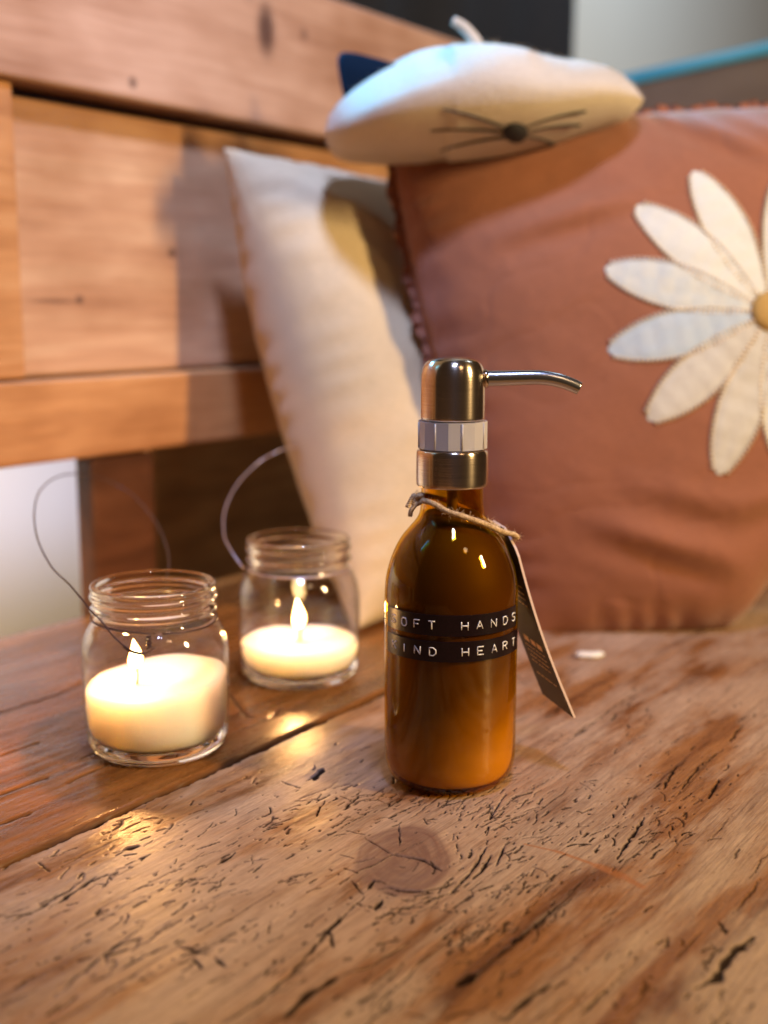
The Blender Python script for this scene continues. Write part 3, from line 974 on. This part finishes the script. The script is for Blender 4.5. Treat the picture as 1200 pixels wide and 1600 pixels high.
# ------------------------------------------------------------------ glass
def thin_glass(name, tint, refl=1.0, rough=.02, film=None):
    m = bpy.data.materials.new(name); m.use_nodes = True
    nt = m.node_tree; nt.nodes.clear()
    o = nd(nt, 'ShaderNodeOutputMaterial')
    tr = nd(nt, 'ShaderNodeBsdfTransparent'); tr.inputs[0].default_value = (*tint, 1)
    gl = nd(nt, 'ShaderNodeBsdfGlossy'); gl.inputs['Roughness'].default_value = rough
    fr = nd(nt, 'ShaderNodeFresnel')
    ge = nd(nt, 'ShaderNodeNewGeometry')
    nt.links.new(mth(nt, 'SUBTRACT', 1.5, mth(nt, 'MULTIPLY', ge.outputs['Backfacing'], 1.5 - 1 / 1.5)), fr.inputs[0])
    mx = nd(nt, 'ShaderNodeMixShader')
    nt.links.new(mth(nt, 'MULTIPLY', fr.outputs[0], refl, True), mx.inputs[0])
    nt.links.new(tr.outputs[0], mx.inputs[1]); nt.links.new(gl.outputs[0], mx.inputs[2]); nt.links.new(mx.outputs[0], o.inputs[0])
    return m
M_wall = thin_glass('clear_glass_wall', (.975, .975, .965))
m, nt, p = newmat('candle_tinted_glass')
p.inputs['Transmission Weight'].default_value = 1; p.inputs['Roughness'].default_value = .01; p.inputs['IOR'].default_value = 1.48
p.inputs['Base Color'].default_value = (1, .95, .82, 1)  # warm candlelight tinted into the rim and base glass
M_thick = m
M_amber = thin_glass('amber_glass', (.90, .715, .10), .8)

M_wax = plain('candle_wax', (.87, .82, .72), .42, Subsurface_Weight=1.0, Subsurface_Scale=.026, Subsurface_Radius=(1.0, .92, .76))
M_wick = plain('wick', (.06, .03, .02), .9)
M_wire = plain('copper_wire', (.07, .035, .028), .45, .4)
M_wire2 = plain('tinned_wire', (.55, .45, .46), .35, .7)
m = bpy.data.materials.new('flame'); m.use_nodes = True; nt = m.node_tree; nt.nodes.clear()
o_ = nd(nt, 'ShaderNodeOutputMaterial'); em = nd(nt, 'ShaderNodeEmission')
lw = nd(nt, 'ShaderNodeLayerWeight'); lw.inputs[0].default_value = .45
nt.links.new(ramp(nt, lw.outputs['Facing'], [(.1, (1, .80, .42)), (.55, (1, .56, .16)), (1, (.75, .22, .03))]), em.inputs[0]); em.inputs[1].default_value = 24
nt.links.new(em.outputs[0], o_.inputs[0])
M_flame = m

def jar(loc, wax_h, tilt, fh, foff, lit, label, rz):
    """A glass preserving jar with a poured candle; heights in metres."""
    e = empty('candle_jar', loc, rz)
    outer = [(0, .0015), (.026, .0012), (.0285, 0), (.0315, .0008), (.0345, .0042), (.0358, .010), (.0364, .022), (.0366, .040), (.0364, .052), (.0354, .0585),
             (.0328, .0640), (.0302, .0668), (.0292, .0690), (.0292, .0705), (.0312, .0718), (.0316, .0732), (.0302, .0748), (.0300, .0770), (.0316, .0785), (.0316, .0800), (.0306, .0812), (.0306, .0828), (.0312, .0842), (.0306, .0854), (.0292, .0856)]
    inner = [(.0280, .0848), (.0276, .0820), (.0274, .0740), (.0272, .0690), (.0290, .0664), (.0320, .0632), (.0342, .0578), (.0354, .050), (.0355, .030), (.0350, .014), (.0333, .0085), (.029, .0062), (0, .0055)]
    prof = [np.array(q) for q in smooth_prof(outer, 2) + smooth_prof(inner, 2)]
    def warp(q, a):                     # screw thread and a little hand-made unevenness
        r = math.hypot(q[0], q[1])
        if .0690 < q[2] < .083 and r > .0285:
            q = q.copy(); q[2] += .0016 * ((a / (2 * math.pi)) - .5) * min(1, (q[2] - .069) / .003) * min(1, (.083 - q[2]) / .003)
        k = 1 + .004 * math.sin(3 * a + q[2] * 60)
        return np.array([q[0] * k, q[1] * k, q[2]])
    def mf(a, b):
        z = (a[1] + b[1]) / 2; r = (a[0] + b[0]) / 2
        return 1 if (z > .0655 or z < .0075) else 0
    g = lathe('glass_jar', prof, 96, None, e, True, None, warp)
    g.data.materials.append(M_wall); g.data.materials.append(M_thick)
    mi = []
    for pl in g.data.polygons:
        z = pl.center.z; r = math.hypot(pl.center.x, pl.center.y)
        mi.append(1 if (z > .0665 or z < .0078) else 0)
    g.data.polygons.foreach_set('material_index', mi)
    # wax with a melted pool
    rw = .0352
    def wsurf(x, y): return wax_h + tilt[0] * x + tilt[1] * y
    prof = [(0, .0068), (.020, .0068), (.0290, .0074), (.0328, .0096), (.0345, .0142), (rw, .022), (rw, wax_h - .0012), (rw - .0007, wax_h - .0004), (.0338, wax_h), (.0318, wax_h - .0010), (.022, wax_h - .0014), (.010, wax_h - .0022), (0, wax_h - .0026)]
    if wax_h < .026: prof[5] = (rw, .018)
    def wwarp(q, a):
        k = max(0, (q[2] - .015) / (wax_h - .015)) if q[2] > .015 else 0
        return np.array([q[0], q[1], q[2] + (tilt[0] * q[0] + tilt[1] * q[1]) * k + .0004 * math.sin(a * 5) * k])
    lathe('wax', smooth_prof(prof, 1), 72, M_wax, e, True, None, wwarp)
    fx, fy = foff
    wz = wsurf(fx, fy) - .0015
    tubes('wick', [(spline([(fx, fy, wz), (fx + .0006, fy, wz + .006), (fx - .0012, fy, wz + .0112)], 5), .0006, 8)], M_wick, e)
    fl = [(0, 0), (.0012, .0004), (.0026, .0022), (.0034, .0050), (.0033, .0080), (.0024, .0120), (.0012, .0160), (.0003, .0190), (0, .0198)]
    fo = lathe('flame', [(r * 1.22 * (.6 + .4 * fh / .02), z * fh / .0198) for r, z in smooth_prof(fl, 2)], 24, M_flame, e)
    for v in fo.data.vertices: v.co += Vector((fx - .0012 + .001 * math.sin(v.co.z * 200), fy, wz + .0080))
    d = bpy.data.lights.new('candle_light', 'POINT'); d.energy = lit; d.color = (1, .49, .16); d.shadow_soft_size = .004
    lo = bpy.data.objects.new('candle_light', d); COL.objects.link(lo); lo.parent = e
    lo.location = (fx - .0012, fy, wz + .0080 + fh * .6)
    tag(e, label, 'candle jar', 'candle jars on the bench')
    return e

J1, J2 = np.array([-.115, .592, 0]), np.array([-.051, .713, 0])
j1 = jar(J1, .0365, (.10, .05), .0155, (-.009, -.004), 1.1, 'lit candle in the nearer glass jar, copper wire knotted round its neck', 0)
j2 = jar(J2, .023, (.0, .0), .019, (0, 0), 1.1, 'lit candle in the farther blurred glass jar close to the pillow', .8)
def wloc(p, J): return np.array(p) - J
# neck wire and twisted knot of the near jar
ring = []
for k in range(41):
    a = R(-78) - 2 * math.pi * k / 40 * .985
    ring.append((.0311 * math.cos(a), .0311 * math.sin(a), .0676 + .0006 * math.sin(2 * a) - .0010 * math.cos(a)))
kx_, ky_, kz_ = .0311 * math.cos(R(-84)), .0318 * math.sin(R(-84)) - .0006, .0662
knotw = [(kx_ + .0011 * math.cos(t * 2.1), ky_ - .0008 * math.sin(t * 2.1), kz_ + .0006 - .0006 * t) for t in range(12)]
e1 = ring + []
tubes('wire_loop', [(e1, .00052, 6), (spline(knotw, 4), .00065, 6)], M_wire, j1)
bail = [(kx_ - .001, ky_ - .001, kz_ - .0060), (-.0105, -.0335, .0535), (-.017, -.0345, .0560)]
pts = [wloc(at(242, 1012, .583), J1), wloc(at(228, 1020, .577), J1), wloc(at(205, 1016, .576), J1), wloc(at(180, 997, .578), J1), wloc(at(158, 970, .580), J1), wloc(at(140, 952, .585), J1), wloc(at(110, 915, .60), J1), wloc(at(80, 885, .62), J1), wloc(at(58, 840, .645), J1), wloc(at(54, 795, .675), J1),
       wloc(at(66, 762, .72), J1), wloc(at(100, 742, .77), J1), wloc(at(150, 745, .82), J1), wloc(at(200, 768, .83), J1), wloc(at(240, 810, .80), J1), wloc(at(262, 860, .74), J1), wloc(at(262, 915, .675), J1), wloc(at(252, 935, .655), J1)]
tubes('wire_handle', [(spline(pts, 8), .00045, 8), (spline([wloc(at(192, 1011, .5775), J1), wloc(at(208, 1020, .5765), J1), wloc(at(226, 1023, .5765), J1)], 5), .00042, 6)], M_wire, j1)
def wl2(px, py, t):
    q = at(px, py, t) - J2
    c, s = math.cos(-.8), math.sin(-.8)
    return np.array([q[0] * c - q[1] * s, q[0] * s + q[1] * c, q[2]])
pts = [wl2(382, 888, .735), wl2(374, 880, .735), wl2(360, 858, .74), wl2(350, 835, .76), wl2(352, 795, .79), wl2(372, 755, .82), wl2(405, 722, .84), wl2(440, 703, .845), wl2(470, 700, .89), wl2(500, 720, .94)]
tubes('wire_handle', [(spline(pts, 8), .0005, 8), ([(.0302 * math.cos(2 * math.pi * k / 40), .0302 * math.sin(2 * math.pi * k / 40), .0672) for k in range(41)], .0006, 6)], M_wire2, j2)

# ------------------------------------------------------------------ the pump bottle
BX, BY = .0312, .551
bot = empty('pump_bottle', (BX, BY, 0))
tag(bot, 'amber glass pump bottle with brushed metal pump and two embossed black tapes', 'bottle')
outer = [(0, .0022), (.018, .0022), (.0225, 0), (.0262, .0012), (.0288, .0040), (.0304, .0085), (.0310, .014), (.0310, .030), (.0310, .060), (.0310, .088), (.0306, .0955), (.0296, .1012), (.0270, .1092), (.0234, .1162), (.0188, .1216), (.0156, .1254), (.0145, .1292), (.0142, .1330), (.0140, .1440), (.0134, .1446)]
inner = [(.0128, .1440), (.0130, .1290), (.0145, .1245), (.0179, .1207), (.0224, .1155), (.0260, .1086), (.0286, .1008), (.0297, .0952), (.0302, .088), (.0302, .060), (.0302, .030), (.0302, .0145), (.0296, .0088), (.0278, .0045), (.0250, .0030), (.018, .0036), (0, .0036)]
lathe('glass_body', smooth_prof(outer, 2) + smooth_prof(inner, 2), 128, M_amber, bot)
m, nt, p = newmat('lotion')           # golden glow painted into the colour: paler towards the bottom and right
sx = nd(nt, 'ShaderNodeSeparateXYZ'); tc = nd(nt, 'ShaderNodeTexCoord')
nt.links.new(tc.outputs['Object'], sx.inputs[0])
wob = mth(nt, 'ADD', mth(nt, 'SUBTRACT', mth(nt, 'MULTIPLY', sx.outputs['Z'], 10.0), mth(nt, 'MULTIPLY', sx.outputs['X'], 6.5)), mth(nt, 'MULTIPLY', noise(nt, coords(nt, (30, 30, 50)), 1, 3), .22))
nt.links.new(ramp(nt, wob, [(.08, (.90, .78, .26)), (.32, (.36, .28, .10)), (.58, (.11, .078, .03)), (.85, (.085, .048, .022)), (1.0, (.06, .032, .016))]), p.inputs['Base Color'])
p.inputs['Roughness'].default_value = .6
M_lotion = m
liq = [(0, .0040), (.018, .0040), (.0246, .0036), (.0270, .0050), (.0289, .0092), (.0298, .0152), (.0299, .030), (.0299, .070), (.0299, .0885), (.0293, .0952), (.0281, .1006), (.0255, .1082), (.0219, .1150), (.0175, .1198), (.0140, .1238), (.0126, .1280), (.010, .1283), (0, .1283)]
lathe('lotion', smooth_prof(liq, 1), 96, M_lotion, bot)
lathe('dip_tube', [(0, .1286), (.0024, .1286), (.0024, .1495), (0, .1495)], 20, plain('tube_plastic', (.35, .30, .25), .4), bot)

# brushed metal
def brushed(name, col, rough, lo=.6):
    m, nt, p = newmat(name)
    nz = noise(nt, coords(nt, (30, 30, 2600)), 1, 3)
    p.inputs['Metallic'].default_value = 1
    nt.links.new(mix(nt, .5, col, ramp(nt, nz, [(.3, (lo, lo, lo)), (.7, (1.1, 1.1, 1.1))]), 'MULTIPLY'), p.inputs['Base Color'])
    p.inputs['Roughness'].default_value = rough
    p.inputs['Anisotropic'].default_value = .8; p.inputs['Anisotropic Rotation'].default_value = .25
    tg = nd(nt, 'ShaderNodeTangent', direction_type='RADIAL', axis='Z')
    nt.links.new(tg.outputs[0], p.inputs['Tangent'])
    bump(nt, p, nz, .12, .0003)
    return m
M_brass = brushed('antique_brass', (.66, .54, .42), .20)
M_spout = plain('satin_steel', (.50, .50, .50), .24, 1.0)
collar = [(.0136, .1405), (.0155, .1400), (.0162, .1404), (.0165, .1416), (.0165, .1545), (.0162, .1562), (.0156, .1570), (.0136, .1572)]
lathe('pump_collar', smooth_prof(collar, 2), 96, M_brass, bot)
head = [(.0100, .1704), (.0140, .1702), (.0145, .1708), (.0146, .1720), (.0146, .1880), (.0143, .1920), (.0130, .1955), (.0105, .1975), (.006, .1984), (0, .1986)]
lathe('pump_head', smooth_prof(head, 2), 96, M_brass, bot)
lathe('pump_stem', [(0, .150), (.0105, .150), (.0105, .1712), (0, .1712)], 40, plain('stem_plastic', (.20, .17, .15), .4), bot)
# translucent faceted lock clip
m, nt, p = newmat('milky_clip')
p.inputs['Base Color'].default_value = (.80, .76, .78, 1); p.inputs['Roughness'].default_value = .22
p.inputs['Transmission Weight'].default_value = .55; p.inputs['IOR'].default_value = 1.4
M_clip = m
V, F = [], []
nf = 14
angs = [R(-90 + 22 + 102 + 316 * i / nf) for i in range(nf + 1)]      # open towards the back
for (ri, ro, z) in ((.0132, .0158, .1576), (.0132, .0158, .1699)):
    for a in angs:
        V.append((ro * math.cos(a + R(68)), ro * math.sin(a + R(68)), z))
    for a in angs:
        V.append((ri * math.cos(a + R(68)), ri * math.sin(a + R(68)), z))
m1 = nf + 1
for i in range(nf):
    F += [(i, i + 1, 2 * m1 + i + 1, 2 * m1 + i), (m1 + i + 1, m1 + i, 3 * m1 + i, 3 * m1 + i + 1), (m1 + i, m1 + i + 1, i + 1, i), (2 * m1 + i, 2 * m1 + i + 1, 3 * m1 + i + 1, 3 * m1 + i)]
F += [(0, 2 * m1, 3 * m1, m1), (nf, m1 + nf, 3 * m1 + nf, 2 * m1 + nf)]
mesh('lock_clip', V, F, M_clip, bot, smooth=False)
# raised ribs on the clip
for i in range(0, nf, 2):
    a = angs[i] + R(68)
    tubes('clip_rib', [([(.0158 * math.cos(a), .0158 * math.sin(a), .158), (.0158 * math.cos(a), .0158 * math.sin(a), .1695)], .00045, 6)], M_clip, bot)
# spout
sp = spline([(.0125, -.001, .1888), (.022, -.001, .1890), (.032, -.001, .1893), (.040, -.001, .1893), (.047, -.001, .1882), (.0525, -.001, .1864), (.0568, -.001, .1845)], 8)
tubes('spout', [(sp, lambda t: .0036 - .0006 * t, 20)], M_spout, bot)
mesh_h = sp[-1]; tdir = sp[-1] - sp[-2]; tdir /= np.linalg.norm(tdir)
tubes('spout_hole', [([sp[-1] - tdir * .0005, sp[-1] + tdir * .0001], .0019, 16)], M_black, bot)
lathe('spout_collar', [(0, 0), (.0042, 0), (.0044, .0008), (.0040, .0018), (0, .0018)], 24, M_brass, bot)
bpy.data.objects['spout_collar'].location = (.0138, -.001, .1888); bpy.data.objects['spout_collar'].rotation_euler = (0, R(90), 0)

# tapes and letters
PH0 = math.atan2(BX, BY) * -1
def cyl(phi, r, z):
    a = phi + PH0
    return (r * math.sin(a), -r * math.cos(a), z)
m, nt, p = newmat('black_tape')
nz = noise(nt, coords(nt, (900, 900, 900)), 1, 3)
nt.links.new(ramp(nt, nz, [(.3, (.005, .002, .003)), (.7, (.011, .004, .006))]), p.inputs['Base Color'])
p.inputs['Roughness'].default_value = .32; p.inputs['Specular IOR Level'].default_value = .3
M_tape = m
m, nt, p = newmat('embossed_white')
nz = noise(nt, coords(nt, (700, 700, 700)), 1, 3)
nt.links.new(ramp(nt, nz, [(.36, (.30, .26, .27)), (.50, (.74, .71, .70)), (.7, (.90, .88, .86))]), p.inputs['Base Color'])
p.inputs['Roughness'].default_value = .5
M_emb = m
GL = {'S': [[(1, .85), (.75, 1), (.25, 1), (0, .82), (.1, .6), (.5, .5), (.9, .4), (1, .2), (.75, 0), (.25, 0), (0, .15)]],
      'O': [[(.25, 0), (0, .25), (0, .75), (.25, 1), (.75, 1), (1, .75), (1, .25), (.75, 0), (.25, 0)]],
      'F': [[(0, 0), (0, 1), (.95, 1)], [(0, .52), (.75, .52)]], 'T': [[(0, 1), (1, 1)], [(.5, 1), (.5, 0)]],
      'H': [[(0, 0), (0, 1)], [(1, 0), (1, 1)], [(0, .5), (1, .5)]], 'A': [[(0, 0), (.5, 1), (1, 0)], [(.2, .36), (.8, .36)]],
      'N': [[(0, 0), (0, 1), (1, 0), (1, 1)]], 'D': [[(0, 0), (0, 1), (.6, 1), (1, .72), (1, .28), (.6, 0), (0, 0)]],
      'K': [[(0, 0), (0, 1)], [(1, 1), (0, .42)], [(.3, .6), (1, 0)]], 'I': [[(.5, 0), (.5, 1)]],
      'E': [[(1, 0), (0, 0), (0, 1), (1, 1)], [(0, .52), (.8, .52)]],
      'R': [[(0, 0), (0, 1), (.7, 1), (1, .85), (1, .65), (.7, .5), (0, .5)], [(.5, .5), (1, 0)]]}
RT = .0310
def tape(z0, z1, p0, p1, text, letters0, step, drop):
    V, F = [], []
    n = 60
    for i in range(n + 1):
        ph = R(p0 + (p1 - p0) * i / n); dz = drop * math.sin(ph)
        for r, z in ((RT + .00005, z0), (RT + .00042, z0 + .0001), (RT + .00042, z1 - .0001), (RT + .00005, z1)):
            V.append(cyl(ph, r, z + dz))
    for i in range(n):
        for k in range(3): F.append((i * 4 + k, (i + 1) * 4 + k, (i + 1) * 4 + k + 1, i * 4 + k + 1))
        F.append((i * 4 + 3, (i + 1) * 4 + 3, (i + 1) * 4, i * 4))
    F += [(0, 1, 2, 3), (n * 4 + 3, n * 4 + 2, n * 4 + 1, n * 4)]
    tp = mesh('label_tape', V, F, M_tape, bot, smooth=False)
    lh, lw = .0036, .0029
    zc = (z0 + z1) / 2 - lh / 2
    for i, ch in enumerate(text):
        if ch == ' ': continue
        pc_ = letters0 + step * i + random.uniform(-.4, .4)
        paths = []
        for st_ in GL[ch]:
            pts = []
            for (a, b), (c, d) in zip(st_[:-1], st_[1:]):
                for t in (0, .33, .67): pts.append((a + (c - a) * t, b + (d - b) * t))
            pts.append(st_[-1])
            jit = random.uniform(-.00012, .00012)
            P3 = [cyl(R(pc_) + (x - .5) * lw / RT, RT + .00045, zc + y * lh + drop * math.sin(R(pc_)) + jit) for x, y in pts]
            paths.append((P3, .00030, 6))
        tubes('letter', paths, M_emb, tp)
tape(.0772, .0868, -67, 70, 'SOFT HANDS', -55, 13.2, .0002)
tape(.0654, .0748, -67, 76, 'KIND HEART', -54.5, 13.2, .0004)

# ------------------------------------------------------------------ hang tag with twine
tg_ = empty('gift_tag', (.075, .560, .075))
m, nt, p = newmat('jute')
nz = noise(nt, coords(nt, (900, 900, 900)), 1, 4)
nt.links.new(ramp(nt, nz, [(.3, (.34, .21, .105)), (.7, (.68, .49, .29))]), p.inputs['Base Color']); p.inputs['Roughness'].default_value = .9
M_jute = m
def rb(h):     # bottle radius at height h
    return float(np.interp(h, [.088, .0955, .1012, .1092, .1162, .1216, .1254, .1292, .144], [.031, .0306, .0296, .027, .0234, .0188, .0156, .0145, .014]))
def ringpt(deg, h, off=.0016, rr=None):
    r = (rb(h) + off) if rr is None else rr
    return np.array([BX + r * math.sin(R(deg)), BY - r * math.cos(R(deg)), h])
tw = [ringpt(-62, .1345), ringpt(-35, .1338), ringpt(-12, .1310, .0022), ringpt(8, .1292, .003), ringpt(28, .1270, .0030), ringpt(48, .1245, .0025), ringpt(66, .1215, .0022), ringpt(82, .1190, .0028),
      ringpt(90, .1172, .0062), ringpt(98, .1150, .0065), ringpt(108, .1165, .0045), ringpt(125, .1215, .0020), ringpt(150, .1260, .0015), ringpt(180, .1300, .0015), ringpt(215, .1330, .0015), ringpt(250, .1348, .0015), ringpt(285, .1350, .0018), ringpt(298, .1345, .0018)]
def twist(path, r_off, r, turns, ph):
    P = spline(path, 14); n = len(P); out = []
    for i, q in enumerate(P):
        t = P[min(i + 1, n - 1)] - P[max(i - 1, 0)]; t /= np.linalg.norm(t)
        a = np.cross(t, [0, 0, 1.]); a /= max(1e-6, np.linalg.norm(a)); b = np.cross(t, a)
        an = 2 * math.pi * turns * i / n + ph
        out.append(q + (a * math.cos(an) + b * math.sin(an)) * r_off)
    return out
paths = [(twist(tw, .00068, .0007, 42, k * 2 * math.pi / 3), .00074, 6) for k in range(3)]
kk = ringpt(-66, .1345, .003)
kn = [kk + np.array([.0022 * math.cos(t * 1.3), .0014 * math.sin(t * 1.9), .0022 * math.sin(t * 1.3 + .6)]) for t in range(11)]
paths += [(twist(kn, .0005, .0006, 20, k * 2.1), .0006, 6) for k in range(3)]
e1_ = [kk, kk + np.array([-.0012, -.001, -.002]), kk + np.array([-.0030, -.0015, -.0045]), kk + np.array([-.0036, -.001, -.0070])]
e2_ = [kk, kk + np.array([-.0016, 0, .002]), kk + np.array([-.0026, -.001, .0012]), kk + np.array([-.0048, -.0015, -.0030])]
for e_ in (e1_, e2_): paths += [(twist(e_, .0006, .0006, 5, k * 2.1), .0006, 6) for k in range(3)]
P = spline(tw, 14)
for _ in range(420):       # stray fibres
    i = random.randrange(len(P)); q = P[i] + np.array([random.gauss(0, .0008) for _ in range(3)])
    d = np.array([random.gauss(0, 1) for _ in range(3)]); d /= np.linalg.norm(d); L = random.uniform(.001, .0035)
    paths.append(([q, q + d * L * .5 + np.array([0, 0, .0003]), q + d * L], .00007, 3))
reloc(tubes('twine', paths, M_jute, tg_), tg_)
# card
N0, N1 = np.array([.0592, .5490, .1185]), np.array([.0893, .5480, .0300])
F1 = np.array([.0790, .5765, .0330]); wv_ = F1 - N1; F0 = N0 + wv_
lg_ = N1 - N0; Lc = np.linalg.norm(lg_); lu = lg_ / Lc; Wc = np.linalg.norm(wv_); wu = wv_ / Wc
nc = np.cross(lu, wu); nc /= np.linalg.norm(nc)
if nc[0] > 0: nc = -nc                       # face turned to the bottle and camera
def card_pt(x, y, off=0.0):                  # x across (0 near..1 far), y down (0..1)
    bend = .0022 * math.sin(math.pi * y) + .0010 * y * y * (x - .5)
    return N0 + wu * Wc * x + lu * Lc * y + nc * (off + bend)
M_card = plain('dark_card', (.040, .022, .014), .55)
M_core = plain('card_edge', (.70, .52, .44), .7)
M_gold = plain('gold_foil', (.75, .47, .20), .35, .7)
V, F, mi = [], [], []
nx, ny = 6, 24
for sgn in (.00055, -.00055):
    for j in range(ny + 1):
        for i in range(nx + 1):
            x, y = i / nx, j / ny
            if y < .10:                      # clipped top corners
                xm = .28 * (1 - y / .10); x = xm + x * (1 - 2 * xm)
            V.append(card_pt(x, y, sgn))
nn = (nx + 1) * (ny + 1)
for j in range(ny):
    for i in range(nx):
        a = j * (nx + 1) + i
        F.append((a, a + 1, a + nx + 2, a + nx + 1)); mi.append(0)
        F.append((nn + a, nn + a + nx + 1, nn + a + nx + 2, nn + a + 1)); mi.append(1)
def edge(a, b): F.append((a, b, nn + b, nn + a)); mi.append(1)
for i in range(nx): edge(i + 1, i); edge(ny * (nx + 1) + i, ny * (nx + 1) + i + 1)
for j in range(ny): edge(j * (nx + 1), (j + 1) * (nx + 1)); edge((j + 1) * (nx + 1) + nx, j * (nx + 1) + nx)
co = mesh('card', V, F, [M_card, M_core], tg_, smooth=False, mats=mi); reloc(co, tg_)
def strip(x0, x1, y0, y1):
    V = [card_pt(x, y, .0007) for x, y in ((x0, y0), (x1, y0), (x1, y1), (x0, y1))] + [card_pt(x, y, .00058) for x, y in ((x0, y0), (x1, y0), (x1, y1), (x0, y1))]
    return V, [(0, 1, 2, 3), (7, 6, 5, 4), (0, 4, 5, 1), (1, 5, 6, 2), (2, 6, 7, 3), (3, 7, 4, 0)]
V, F = [], []
def addstrip(*a):
    v, f = strip(*a); k = len(V); V.extend(v); F.extend([tuple(q + k for q in g) for g in f])
for y, segs, th in [(.300, 4, .006), (.335, 5, .008), (.365, 4, .006), (.40, 6, .006), (.62, 3, .030), (.675, 6, .005), (.705, 7, .005), (.735, 5, .005), (.765, 6, .005), (.84, 5, .006)]:
    x = .18
    for k in range(segs):
        wv = .66 / segs * random.uniform(.6, .9)
        addstrip(x, x + wv, y, y + th); x += .66 / segs
go = mesh('gold_print', V, F, M_gold, tg_, smooth=False); reloc(go, tg_)
tag(tg_, 'dark card tag with gold print hanging on jute twine from the bottle neck', 'gift tag')
